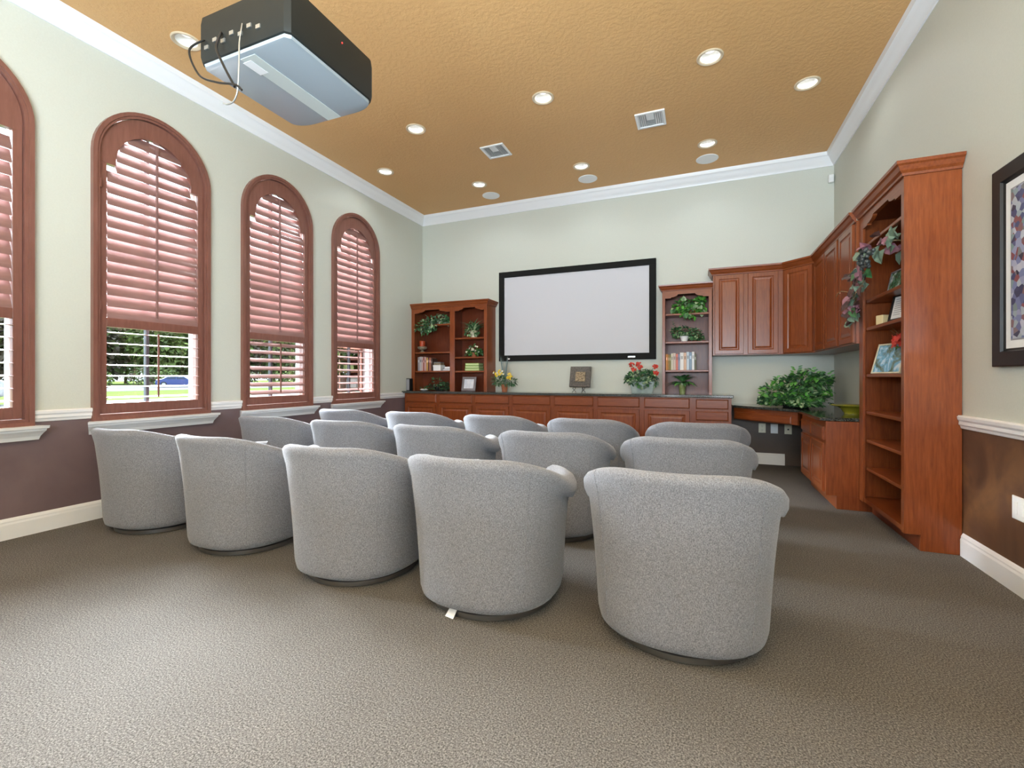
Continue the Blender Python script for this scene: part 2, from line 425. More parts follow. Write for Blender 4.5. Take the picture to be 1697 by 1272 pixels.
# ================================================================== windows (glazing) and shutters
def arch_path(a, b, zb, zs, n=24, closed=True):
    c, r = (a+b)/2, (b-a)/2
    return [(a,zb),(a,zs)] + [(c - r*math.cos(PI*k/n), zs + r*math.sin(PI*k/n)) for k in range(1, n)] + [(b,zs),(b,zb)]
def frame_ring(mb, path, inset, x0, x1):
    """band of width inset inside a closed (y,z) outline, from x0 to x1"""
    sg = -1   # paths run clockwise seen from +x, so inside is on the right
    inn = [(p.x, p.y) for p in offs(path, sg*inset, True)]
    n = len(path)
    for k in range(n):
        q = (k+1) % n
        a, b, c, d = path[k], path[q], inn[q], inn[k]
        P = lambda p, x: (x, p[0], p[1])
        mb.quad(P(a,x1),P(b,x1),P(c,x1),P(d,x1)); mb.quad(P(a,x0),P(b,x0),P(c,x0),P(d,x0))
        mb.quad(P(a,x0),P(b,x0),P(b,x1),P(a,x1)); mb.quad(P(d,x0),P(c,x0),P(c,x1),P(d,x1))
    return inn
for i, (y0, y1) in enumerate(BAYS):
    a, b, zb = y0+.048, y1-.048, ZB+.048
    wf = MB(); path = arch_path(a, b, zb, ZSP); inn = frame_ring(wf, path, .04, XL-.165, XL-.10)
    c = (a+b)/2
    fr = struct('window_%d' % (i+1), wf, M['trim'])
    g = MB(); g.add([(XL-.136, p[0], p[1]) for p in inn], [tuple(range(len(inn)))])
    obj('pane', g, M['glass'], fr)
    g = MB(); g.box(XL-.155, XL-.117, c-.012, c+.012, zb+.04, 3.40); g.box(XL-.158, XL-.115, a+.03, b-.03, 1.605, 1.645)
    g.box(XL-.15, XL-.12, a+.03, b-.03, 2.30, 2.32); g.box(XL-.15, XL-.12, a+.03, b-.03, 2.98, 3.0); obj('muntins', g, M['bronze'], fr)  # muntins coloured dark as if seen against the light

def slat(mb, y0, y1, z, tilt, wd=.114, th=.011, x=XL-.012):
    # lens-shaped blade; the room-side edge is turned down by tilt
    ct, st = math.cos(tilt), math.sin(tilt); pr = []
    for (u, t) in ((-.5,0),(-.30,.42),(0,.5),(.30,.42),(.5,0),(.30,-.42),(0,-.5),(-.30,-.42)):
        u *= wd; t *= th
        pr.append((u*ct + t*st, -u*st + t*ct))
    mb.loft([[(x+px, yy, z+pz) for px, pz in pr] for yy in (y0, y1)], True, True)

def shutter(y0, y1, label, low_tilt, mid=1.62):
    c = (y0+y1)/2
    t = thing('plantation_shutter', label, 'window shutter', (XL, c, ZB), 0, 'arched wooden plantation shutters')
    K = lambda n, mb, m, p=t, **kw: obj(n, mb, m, p, world=True, **kw)
    # casing: stepped moulding fixed round the opening
    cs = MB(); path = arch_path(y0, y1, ZB, ZSP)
    i1 = frame_ring(cs, path, .030, XL, XL+.040); frame_ring(cs, i1, .020, XL-.02, XL+.030)
    cp = K('casing', cs, M['shutter'], bevel=.003)
    # hinged panel: stiles, rails and the arched head with its shouldered opening
    pa, pb, pz = y0+.054, y1-.054, ZB+.054
    oa, ob = y0+.107, y1-.107                            # louver opening
    zl0, zl1 = .94, 1.578                                # lower opening
    zu0, zsh = 1.655, 2.940                              # upper opening, shoulder
    ra = .308; zar = 2.975                               # arched opening
    pr = (pb-pa)/2; x0, x1 = XL-.028, XL+.006
    fn = lambda a, b, d: (d, a, b)
    pn = MB()
    pn.prism([(pa,pz),(oa,pz),(oa,zsh),(pa,zsh)], fn, x0, x1); pn.prism([(ob,pz),(pb,pz),(pb,zsh),(ob,zsh)], fn, x0, x1)
    pn.prism([(oa,pz),(ob,pz),(ob,zl0),(oa,zl0)], fn, x0, x1)
    pn.prism([(oa,zl1),(ob,zl1),(ob,zu0),(oa,zu0)], fn, x0, x1)
    N = 28                                               # head: between shoulder/arch inside and the panel arch outside
    inner = [(c-ra,zsh)] + [(c - ra*math.cos(PI*k/N), zar + ra*math.sin(PI*k/N)) for k in range(N+1)] + [(c+ra,zsh)]
    outer = [(pa,zsh)] + [(c - pr*math.cos(PI*k/N), ZSP + pr*math.sin(PI*k/N)) for k in range(N+1)] + [(pb,zsh)]
    n = len(inner)
    for k in range(n-1):
        P = lambda p, x: (x, p[0], p[1])
        pn.quad(P(inner[k],x1),P(inner[k+1],x1),P(outer[k+1],x1),P(outer[k],x1)); pn.quad(P(inner[k],x0),P(inner[k+1],x0),P(outer[k+1],x0),P(outer[k],x0))
        pn.quad(P(inner[k],x0),P(inner[k+1],x0),P(inner[k+1],x1),P(inner[k],x1)); pn.quad(P(outer[k],x0),P(outer[k+1],x0),P(outer[k+1],x1),P(outer[k],x1))
    for s in (0, 1):                                     # underside of the two shoulders
        a, b = (pa, c-ra) if s == 0 else (c+ra, pb)
        pn.quad((x0,a,zsh),(x0,b,zsh),(x1,b,zsh),(x1,a,zsh))
    pnl = K('shutter_panel', pn, M['shutter'], bevel=.0025)
    # louvers
    up = MB(); sp = .0945; z = zu0+.050
    T = R(68)
    while z < zsh-.02: slat(up, oa+.003, ob-.003, z, T); z += sp
    while z < zar+ra+.04:
        hw = ra if z-.03 < zar else math.sqrt(max(ra*ra-(z-.03-zar)**2, .0004))
        slat(up, c-hw+.004, c+hw-.004, z, T); z += sp
    K('louvers', up, M['louver'], pnl, smooth=40)
    lo = MB(); n = 7; sp2 = (zl1-zl0)/n
    for q in range(n): slat(lo, oa+.003, ob-.003, zl0+sp2*(q+.5), low_tilt, .092, .010)
    K('louvers', lo, M['louver'], pnl, smooth=40)
    off = .050
    rd = MB(); rd.box(XL+.012, XL+.026, c-.008, c+.008, zu0+.03, zar+ra-.05); K('tilt_rod', rd, M['louver'], pnl)
    xr = XL-.012+.5*.092*math.cos(low_tilt)
    rd = MB(); rd.box(xr, xr+.012, c-.006, c+.006, zl0+.04, zl1-.03); K('tilt_rod', rd, M['shutter'], pnl)
    for z in (.98, 1.75, 2.75):
        h = MB(); h.box(XL+.006, XL+.034, y0+.048, y0+.058, z-.035, z+.035); K('hinge', h, M['shutter'], cp)
    return t
shutter(*BAYS[0], 'brown wooden arched plantation shutter cut off at the left edge of the picture', R(4))
shutter(*BAYS[1], 'large brown arched plantation shutter with open lower slats showing a blue car outside', R(4))
shutter(*BAYS[2], 'brown arched plantation shutter whose lower slats are half closed, between two with open slats', R(30))
shutter(*BAYS[3], 'brown arched plantation shutter nearest the bookcase corner, brick visible through its lower slats', R(14))

# ================================================================== ceiling fittings
NEARW = 'recessed ceiling downlight '
LLAB = ['nearest the camera on the bookcase side, above the right vent', 'beside the crown moulding over the tall bookcase',
        'large one between the two vents and the camera', 'between the projector and the left vent', 'closest to the crown moulding over the window wall',
        'next to the ceiling speaker nearest the windows', 'next to the middle ceiling speaker', 'next to the ceiling speaker nearest the bookcases', 'hidden partly behind the hanging projector']
for (x, y), lb in zip(LIGHTS, LLAB):
    t = thing('recessed_downlight', NEARW+lb, 'ceiling light', (x,y,ZC), 0, 'recessed ceiling downlights')
    r = MB(); r.lathe([(.112,.0),(.112,-.006),(.104,-.011),(.090,-.008),(.080,0)], 36, cap0=False, cap1=False); obj('trim_ring', r, M['ringm'], t, smooth=40)
    r = MB(); r.lathe([(.083,.0),(.078,.05),(.066,.11),(.066,.115)], 36, cap0=False, cap1=True); obj('reflector', r, M['can'], t, smooth=40)
    r = MB(); r.lathe([(.012,.112),(.040,.100),(.052,.080),(.052,.066),(.035,.055),(.01,.05)], 24); obj('lamp_bulb', r, M['lamp'], t, smooth=50)
SPK = [(-3.023,6.49,'nearest the windows'), (-1.487,6.47,'in the middle of the three'), (.087,6.47,'nearest the bookcases')]
for x, y, lb in SPK:
    t = thing('ceiling_speaker', 'round white flush ceiling speaker, '+lb, 'ceiling speaker', (x,y,ZC), 0, 'round ceiling speakers')
    r = MB(); r.lathe([(.135,0),(.135,-.006),(.128,-.010),(.120,-.009)], 40, cap0=False, cap1=False); obj('speaker_ring', r, M['plastic'], t, smooth=40)
    r = MB(); r.lathe([(.121,-.009),(.06,-.0105),(.002,-.011)], 40, cap0=False); obj('grille', r, M['speaker'], t, smooth=40)
for x, y, lb in ((-2.366,5.23,'white square ceiling air vent on the projector side'), (-.502,5.235,'white square ceiling air vent on the bookcase side')):
    t = thing('ceiling_vent', lb, 'air vent', (x,y,ZC), 0, 'ceiling air vents')
    f = MB(); hw = .155; b = .028
    f.box(-hw,hw,-hw,-hw+b,-.016,0); f.box(-hw,hw,hw-b,hw,-.016,0); f.box(-hw,-hw+b,-hw+b,hw-b,-.016,0); f.box(hw-b,hw,-hw+b,hw-b,-.016,0)
    obj('vent_frame', f, M['plastic'], t, bevel=.003)
    s = MB(); s.box(-hw+b,hw-b,-hw+b,hw-b,-.003,-.001); obj('backing', s, M['vent_grey'], t)
    s = MB()
    for k in range(4):
        xx = -.118 + k*.020
        for sg in (-1, 1):
            s.add([(sg*xx-.008,-.122,-.004),(sg*xx+.006,-.122,-.015),(sg*xx+.006,.122,-.015),(sg*xx-.008,.122,-.004)], [(0,1,2,3)])
    for k in range(5):
        yy = .11 - k*.022
        s.add([(-.040,yy,-.004),(.040,yy,-.004),(.040,yy-.014,-.015),(-.040,yy-.014,-.015)], [(0,1,2,3)])
    s.box(-.040,.040,-.122,-.005,-.014,-.008)
    obj('vent_slats', s, M['plastic'], t)

# projector hung from the ceiling
t = thing('projector', 'dark ceiling mounted projector with grey underside and dangling black cables', 'projector', (-1.865,1.68,2.6))
def rr_outline(x0, x1, y0, y1, ch, r=.05, n=6):
    # plan outline with small rear corners and large rounded front corners
    pts = [(x0+.02,y0),(x1-.02,y0),(x1,y0+.02)]
    pts += [(x1-ch*1.0+ch*math.cos(PI/2*k/n), y1-ch*.45+ch*.45*math.sin(PI/2*k/n)) for k in range(n+1)]
    pts += [(x0+ch*1.0-ch*math.sin(PI/2*k/n), y1-ch*.45+ch*.45*math.cos(PI/2*k/n)) for k in range(n+1)]
    pts += [(x0,y0+.02)]
    return pts
ol = rr_outline(-2.150,-1.590,1.405,1.985,.13)
cx_, cy_ = -1.87, 1.69
def sc_ol(s, z): return [(cx_+(a-cx_)*s, cy_+(b-cy_)*s, z) for a, b in ol]
b = MB(); b.loft([sc_ol(.955,2.600), sc_ol(.985,2.608), sc_ol(1.0,2.630), sc_ol(1.0,2.78), sc_ol(.985,2.815), sc_ol(.93,2.83)])
pb = obj('projector_body', b, M['projector'], t, smooth=35, world=True)
u = MB(); u.loft([sc_ol(.965,2.603), sc_ol(.955,2.590), sc_ol(.93,2.588)]); obj('underside_panel', u, M['projector_grey'], t, world=True, smooth=30)
u = MB(); u.box(-1.915,-1.825,1.44,1.965,2.5855,2.589); obj('underside_strip', u, M['strip'], t, world=True)
u = MB(); u.box(-1.925,-1.875,1.46,1.55,2.5845,2.5855); obj('rating_sticker', u, M['paper'], t, world=True)
for k in range(7):
    u = MB(); u.box(-2.10+k*.055,-2.075+k*.055,1.400,1.406,2.655+.02*(k%2),2.672+.02*(k%2)); obj('connector_port', u, M['metal'], t, world=True)
u = MB(); u.ball((-1.5895,1.72,2.76), .004); obj('indicator_light', u, M['led'], t, world=True)
def bez(p, n=24):
    P = [Vector(q) for q in p]; out = []
    for i in range(len(P)-1):
        a = P[max(i-1,0)]; b_ = P[i]; c_ = P[i+1]; d = P[min(i+2,len(P)-1)]
        for k in range(n//(len(P)-1)+1):
            s = k/(n//(len(P)-1)+1)
            out.append(.5*((2*b_)+(c_-a)*s+(2*a-5*b_+4*c_-d)*s*s+(3*b_-a-3*c_+d)*s**3))
    out.append(P[-1]); return out
u = MB(); u.tube(bez([(-2.10,1.40,2.70),(-2.125,1.35,2.625),(-2.06,1.35,2.50),(-1.95,1.35,2.44),(-1.83,1.35,2.40),(-1.80,1.36,2.375)], 40), .0045, 8); obj('cable', u, M['black'], t, world=True, smooth=60)
u = MB(); u.tube(bez([(-1.985,1.40,2.70),(-1.96,1.36,2.60),(-1.90,1.35,2.50),(-1.83,1.35,2.39)], 30), .0055, 8); obj('cable', u, M['black'], t, world=True, smooth=60)
u = MB(); u.tube(bez([(-1.85,1.40,2.70),(-1.815,1.36,2.58),(-1.805,1.35,2.46),(-1.82,1.355,2.375),(-1.85,1.36,2.34),(-1.89,1.36,2.335),(-1.915,1.36,2.345)], 36), .0032, 8); obj('cable', u, M['metal'], t, world=True, smooth=60)
u = MB(); u.lathe([(.09,2.829),(.09,2.85),(.03,2.87),(.026,2.90),(.026,3.95),(.09,3.98),(.09,4.0)], 24, (-1.87,1.75,0)); obj('ceiling_mount', u, M['projector'], t, world=True, smooth=40)

# motion sensor in the corner
t = thing('motion_sensor', 'small white motion sensor high in the right back corner', 'sensor', (1.535,6.885,3.62))
u = MB(); u.box(-.03,.03,-.02,.03,0,.10); obj('sensor_housing', u, M['plastic'], t, bevel=.012)
u = MB(); u.box(-.022,.022,-.026,-.018,.02,.06); obj('sensor_lens', u, M['paper'], t, bevel=.004)

# projection screen
t = thing('projection_screen', 'large blank projection screen in a black frame on the back wall', 'projector screen', (-1.822,YB,1.42))
sx, sz, fb = 2.472/2, 1.456, .094
f = MB()
for (a, b_, c_, d) in ((-sx,sx,0,fb),(-sx,sx,sz-fb,sz),(-sx,-sx+fb,fb,sz-fb),(sx-fb,sx,fb,sz-fb)): f.box(a,b_,-.055,-.004,c_,d)
obj('screen_frame', f, M['velvet'], t, bevel=.003)
s = MB(); s.box(-sx+fb-.004,sx-fb+.004,-.040,-.030,fb-.004,sz-fb+.004); obj('screen_surface', s, M['screen'], t)
u = MB(); u.box(-sx+.155,-sx+.195,-.0575,-.0545,.026,.048); obj('badge', u, M['paper'], t)['label'] = 'small square white badge'
u = MB(); u.box(sx-.395,sx-.290,-.0575,-.0545,.028,.050); obj('badge', u, M['metal'], t)['label'] = 'long silver badge'

# ================================================================== cabinets and shelving
DOOR = [(0,0),(0,.014),(.004,.019),(.050,.019),(.058,.013),(.066,.011),(.072,.011),(.092,.018),(.098,.0185)]
DRAW = [(0,0),(0,.010),(.012,.019),(.020,.019)]
def front(root, name, x0, x1, z0, z1, y=0, rings=DOOR, mat=None):
    m = MB(); m.rects((x0,y,z0),(1,0,0),(0,0,1),(0,-1,0), x1-x0, z1-z0, rings)
    return obj(name, m, mat or M['cherry'], root)
def base_unit(x0, x1, label, door=True, drawers=None):
    """cabinet 36 in high seen face on; local x along the wall, local y into the wall"""
    w_ = x1-x0; t = thing('base_cabinet', label, 'cabinet', (x0,6.345,0), 0, 'cherry base cabinets along the back wall')
    b = MB(); b.box(0,w_,0,.575,.10,.895); b.box(0,w_,.07,.575,0,.10); obj('cabinet_body', b, M['cherry'], t)
    if door:
        front(t, 'drawer', .030, w_-.030, .752, .884, 0, DRAW, M['cherry_h']); front(t, 'door', .030, w_-.030, .125, .722)
    else:
        for z0, z1 in ((.752,.874),(.605,.722),(.37,.575),(.125,.34)): front(t, 'drawer', .045, w_-.035, z0, z1, 0, DRAW, M['cherry_h'])
    return t
UX = [-4.533, -3.896, -3.252, -2.627, -1.976, -1.349, -.722, -.094, .365]
ORD = ['first from the window wall, under the ivy shelves', 'second from the window wall', 'third from the window wall, under the right bookcase bay',
       'fourth from the window wall, under the yellow flowers', 'fifth from the window wall, under the screen', 'sixth from the window wall, under the display plate', 'seventh from the window wall, under the red geraniums']
for i in range(7):
    base_unit(UX[i], UX[i+1], 'one-drawer one-door cherry base cabinet, '+ORD[i])
base_unit(UX[7], UX[8], 'narrow cherry base cabinet with a stack of drawers, at the desk end of the row', False)
m = MB(); m.prism([(XL+.003,6.30),(.388,6.30),(.388,YB-.003),(XL+.003,YB-.003)], XYZ, .897, .932)
tag(obj('countertop', m, M['granite'], bevel=.006), 'long dark granite countertop over the back wall base cabinets', 'countertop')

# desk corner: lower worktop, apron drawer, base cabinet along the right wall
DZT = .800
m = MB(); m.prism([(.367,6.53),(.985,5.86),(.985,4.795),(XR-.003,4.795),(XR-.003,YB-.003),(.392,YB-.003),(.392,6.50)][1:], XYZ, DZT-.030, DZT)
tag(obj('desk_worktop', m, M['granite'], bevel=.006), 'low dark granite desk worktop turning the right back corner', 'worktop')
t = thing('base_cabinet', 'cherry desk base cabinet with two drawers over two doors along the right wall', 'cabinet', (1.03,5.80,0), -PI/2)
L = .985
b = MB(); b.box(0,L,0,.54,.115,.768); b.box(0,L,.08,.54,0,.115); obj('cabinet_body', b, M['cherry'], t)
b = MB(); b.box(L,L+.018,0,.54,.115,.768); b.box(L,L+.018,.08,.54,0,.115); obj('end_panel', b, M['cherry'], t, bevel=.002)
for a, b_ in ((.03,.475),(.515,.955)):
    front(t, 'drawer', a, b_, .595, .715, 0, DRAW, M['cherry_h']); front(t, 'door', a, b_, .135, .565)
ang = math.atan2(5.86-6.50, .985-.392)
t = thing('desk_drawer_unit', 'cherry apron with one wide pencil drawer under the granite desk', 'drawer', (.385,6.545,0), ang)
Ld = math.hypot(.64,.593)+.03
b = MB(); b.box(.0,Ld-.02,  .03,.06,.622,.769); b.box(.03,Ld-.10,.06,.40,.66,.768); obj('apron', b, M['cherry_h'], t)
front(t, 'drawer', .02, Ld-.09, .628, .715, .03, DRAW, M['cherry_h'])

# upper cabinets on the back wall, in the corner and on the right wall with one crown running round
UZ0, UZ1 = 1.447, 2.510
cr = lambda dz: [(0,2.497+dz),(.012,2.497+dz),(.016,2.512+dz),(.030,2.528+dz),(.042,2.556+dz),(.054,2.566+dz),(.056,2.586+dz),(0,2.586+dz)]
upath = [(.158,YB-.004),(.158,6.600),(.965,6.600),(1.250,6.315),(1.250,5.290),(1.250,4.785)]
usec = sweep(upath, [(-o, z) for o, z in cr(0)], XYZ)
def crown_part(root, secs):
    m = MB(); m.loft(secs, True, True); obj('crown_moulding', m, M['cherry_h'], root, world=True)
t = thing('upper_cabinet', 'cherry two-door upper cabinet on the back wall beside the narrow bookcase', 'cabinet', (.158,6.60,UZ0))
b = MB(); b.box(0,.807,0,YB-6.602,0,UZ1-UZ0); obj('cabinet_body', b, M['cherry'], t, bevel=.002)
front(t, 'door', .022, .362, .012, 1.045); front(t, 'door', .412, .752, .012, 1.045)
crown_part(t, usec[0:3])
t = thing('upper_cabinet', 'cherry diagonal corner upper cabinet with a single door', 'cabinet', (.965,6.60,UZ0), -PI/4)
m = MB(); m.prism([(.966,6.600),(1.250,6.316),(XR-.003,6.316),(XR-.003,YB-.003),(.966,YB-.003)], XYZ, UZ0, UZ1); obj('cabinet_body', m, M['cherry'], t, world=True, bevel=.002)
front(t, 'door', .022, .380, .012, 1.045); crown_part(t, usec[2:4])
t = thing('upper_cabinet', 'cherry two-door upper cabinet on the right wall next to the corner one', 'cabinet', (1.25,6.315,UZ0), -PI/2)
b = MB(); b.box(.001,1.024,0,XR-1.253,0,UZ1-UZ0); obj('cabinet_body', b, M['cherry'], t, bevel=.002)
front(t, 'door', .030, .485, .012, 1.045); front(t, 'door', .520, .990, .012, 1.045); crown_part(t, usec[3:5])
t = thing('upper_cabinet', 'cherry single-door upper cabinet touching the tall bookcase', 'cabinet', (1.25,5.290,UZ0), -PI/2)
b = MB(); b.box(.001,.503,0,XR-1.253,0,UZ1-UZ0); obj('cabinet_body', b, M['cherry'], t, bevel=.002)
front(t, 'door', .030, .455, .012, 1.045); crown_part(t, usec[4:6])

def valance(root, x0, x1, z0, z1, th=.02, drop=.05):
    # board with the shouldered ogee arch cut in its lower edge
    sh = .075*(x1-x0)/.55; lo = z0; hi = z0+drop; pts = [(x0,lo),(x0+sh,lo)]
    n = 8; r = .09*(x1-x0)/.55
    pts += [(x0+sh, lo+drop*.25)]
    pts += [(x0+sh + r*math.sin(PI/2*k/n), lo+drop*.25 + (drop*.75)*(1-math.cos(PI/2*k/n))) for k in range(1, n+1)][:-1]
    pts += [(x0+sh+r, hi), (x1-sh-r, hi)]
    pts += [(x1-sh - r*math.sin(PI/2*k/n), lo+drop*.25 + (drop*.75)*(1-math.cos(PI/2*k/n))) for k in range(n-1, 0, -1)]
    pts += [(x1-sh, lo+drop*.25), (x1-sh,lo),(x1,lo),(x1,z1),(x0,z1)]
    m = MB(); m.prism(pts, lambda a, b, d: (a, d, b), -.0115, th); obj('valance', m, M['cherry_h'], root)
def shelf(root, x0, x1, z, dp, y=.012):
    m = MB(); m.box(x0,x1,y,dp,z-.013,z+.013); obj('shelf', m, M['cherry_h'], root, bevel=.005)
def bookcase(loc, rz, W, H, dp, stile, label, bays, cz, crown_path, base=False, zbase=0, vz=None):
    """open bookcase; local x along its front, y into the wall. bays: (x0,x1,[shelf heights])"""
    t = thing('bookcase', label, 'bookcase', loc, rz)
    tp = .02
    for x0 in (0, W-tp):
        b = MB()
        if base and x0 > 0: b.prism([(0,.105),(.0755,.105),(.0755,0),(dp,0),(dp,H),(0,H)], lambda a, b_, d: (d, a, b_), x0, x0+tp)
        else: b.box(x0,x0+tp,0,dp,.105 if base else 0,H)
        obj('side_panel', b, M['cherry'], t, bevel=.0015)
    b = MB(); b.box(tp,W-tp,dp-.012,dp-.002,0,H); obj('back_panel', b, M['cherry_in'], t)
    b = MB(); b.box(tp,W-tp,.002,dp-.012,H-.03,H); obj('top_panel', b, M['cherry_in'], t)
    edges_ = [(0, bays[0][0])] + [(bays[i][1], bays[i+1][0]) for i in range(len(bays)-1)] + [(bays[-1][1], W)]
    for a, b_ in edges_:
        m = MB(); m.box(a-.0005,b_+.0005,-.012,.008,.105 if base else 0,H); obj('stile', m, M['cherry'], t, bevel=.002)
    for i in range(len(bays)-1):
        a, b_ = bays[i][1], bays[i+1][0]; c = (a+b_)/2
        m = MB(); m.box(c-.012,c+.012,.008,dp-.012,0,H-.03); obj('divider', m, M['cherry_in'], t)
    for x0, x1, zs in bays:
        valance(t, x0, x1, vz, H, .018)
        for z in zs: shelf(t, x0-.002 if x0 > .03 else x0, x1+.002, z, dp-.012)
    if base:
        m = MB(); m.box(tp,W-tp,.0,dp-.012,.105,.140); obj('bottom_panel', m, M['cherry_h'], t)
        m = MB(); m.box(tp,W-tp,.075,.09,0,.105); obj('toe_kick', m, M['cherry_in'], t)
    m = MB(); m.loft(sweep(crown_path, [(-o, z) for o, z in cz], XYZ), True, True); obj('crown_moulding', m, M['cherry_h'], t, world=True)
    return t
ZT = .932
cl = lambda z0: [(0,z0),(.010,z0),(.014,z0+.015),(.026,z0+.030),(.036,z0+.055),(.050,z0+.066),(.052,z0+.082),(0,z0+.082)]
bookcase((-4.563,6.59,ZT), 0, 1.425, 1.43, .325, .06, 'cherry double-bay bookcase with plants standing on the countertop by the windows',
         [(.060,.750,[2.036-ZT,1.571-ZT,1.254-ZT]), (.838,1.372,[1.792-ZT,1.479-ZT,1.250-ZT])], cl(2.318), [(-4.563,6.578),(-3.138,6.578),(-3.138,YB-.004)], vz=2.240-ZT)
bookcase((-.478,6.59,ZT), 0, .626, 1.43, .325, .04, 'narrow cherry bookcase with plants and books between the screen and the upper cabinets',
         [(.037,.586,[2.011-ZT,1.630-ZT,1.243-ZT])], cl(2.330), [(-.478,YB-.004),(-.478,6.578),(.156,6.578)], vz=2.232-ZT)
TBX = 1.282
tallsec = bookcase((TBX,4.783,0), -PI/2, .933, 2.515, XR-.003-TBX, .05, 'tall cherry bookcase standing on the floor against the right wall',
         [(.090,.885,[2.267,1.792,1.560,1.170,.860,.624,.387])], [(o, z+.012) for o, z in cr(0)], [(TBX-.012,4.783),(TBX-.012,3.850),(XR-.004,3.850)], base=True, vz=2.405)

# ================================================================== foliage helpers
def rnd(a, b): return random.uniform(a, b)
def vdir():
    while True:
        v = Vector((rnd(-1,1), rnd(-1,1), rnd(-1,1)))
        if .05 < v.length < 1: return v.normalized()
def bunch(mb, blobs, n, L, W, mis, outward=.7, droop=.15, center=None, zmin=None, box=None):
    """n leaves over ellipsoid blobs (centre, radii)"""
    for k in range(n):
        c, r = blobs[k % len(blobs)]; d = vdir(); q = rnd(.45, 1.0)
        p = Vector((c[0]+d.x*r[0]*q, c[1]+d.y*r[1]*q, c[2]+d.z*r[2]*q))
        dr = (d*outward + vdir()*(1-outward) + Vector((0,0,-.12))).normalized()
        s = rnd(.7, 1.2)
        up = (Vector((0,0,1)) + vdir()*.6)
        if zmin is not None and p.z < zmin+.006: p.z = zmin+.006+rnd(0,.01); dr.z = abs(dr.z)*.5
        if zmin is not None and p.z + dr.z*L*s < zmin+.004: dr.z = .05
        if box:
            e = p + dr*L*s
            if not all(lo <= p[i] <= hi and lo <= e[i] <= hi for i, (lo, hi) in enumerate(box) if lo is not None):
                continue
        mb.leaf(p, dr, up, L*s, W*s, random.choice(mis), .15, droop)
def stems(mb, root, ends, r=.002, mi=0, sag=.03):
    a = Vector(root)
    for e in ends:
        e = Vector(e); m_ = (a+e)/2 + Vector((0,0,sag))
        mb.tube([a, (a+m_)/2+Vector((0,0,sag*.3)), m_, (m_+e)/2+Vector((0,0,sag*.3)), e], r, 5, mi)
def pot(root, r0, r1, h, mat, rim=.006, at=(0,0,0)):
    m = MB(); m.lathe([(r0,0),(r0+(r1-r0)*.5,h*.5),(r1-.002,h*.84),(r1+rim,h*.85),(r1+rim,h),(r1-.004,h),(r1-.008,h*.88)], 28, at, cap1=False)
    o = obj('pot', m, mat, root, smooth=40)
    m = MB(); m.lathe([(r1-.007,h*.88),(.002,h*.90)], 24, at, cap0=False); obj('soil', m, M['soil'], root)
    return o
def flower(mb, c, d, r, mi, n=5, mc=None):
    d = Vector(d).normalized(); a = d.orthogonal().normalized(); b_ = d.cross(a)
    for k in range(n):
        t_ = 2*PI*k/n + rnd(-.2,.2); dr = (a*math.cos(t_)+b_*math.sin(t_) + d*.35)
        mb.leaf(c, dr, d, r, r*.8, mi, .1, .1)

# ---- things on the left bookcase
Yp = 6.70
t = thing('trailing_ivy', 'green ivy trailing over the front of the top left shelf of the double bookcase', 'plant', (-4.10,6.74,2.051))
pot(t, .045, .055, .07, M['cream'])
f = MB(); bunch(f, [((.02,-.03,.10),(.16,.09,.08)),((-.16,-.10,.02),(.16,.10,.12)),((-.24,-.15,-.06),(.15,.05,.10)),((-.10,-.17,-.02),(.14,.05,.10)),((.15,-.05,.06),(.09,.07,.05))], 420, .058, .044, [0,0,1,1,2,3], .5, box=((-.44,.235),(-.24,.12),(-.2,.185)))
obj('foliage', f, [M['leaf_d'],M['leaf_m'],M['leaf_s'],M['leaf_p']], t)
s = MB(); stems(s, (0,0,.07), [(-.2,-.16,.05),(-.28,-.18,-.08),(.12,-.04,.09),(-.12,-.19,-.09),(0,-.08,.15)], .003); obj('stems', s, M['stem'], t)

t = thing('potted_spider_plant', 'tall spider plant in a cream pot on the upper right shelf of the double bookcase', 'plant', (-3.455,6.73,1.806))
pot(t, .046, .062, .115, M['cream'])
f = MB()
for k in range(60):
    a = rnd(0,2*PI); sp = rnd(.25,1); d = Vector((math.cos(a)*sp*(1 if abs(math.cos(a))<.9 else .8), math.sin(a)*sp*.55, rnd(.45,1.1)))
    f.leaf((.02*math.cos(a),.02*math.sin(a),.11), d, (0,0,1), rnd(.15,.25), .024, random.choice([0,1,2]), .2, .35)
bunch(f, [((0,-.02,.17),(.12,.09,.09)),((-.06,-.07,.09),(.05,.04,.06)),((.08,-.06,.09),(.05,.04,.05))], 170, .045, .03, [0,1,1,2], .6, box=((-.25,.25),(-.13,.14),(.005,.42)))
obj('foliage', f, [M['leaf_d'],M['leaf_m'],M['leaf_p']], t)

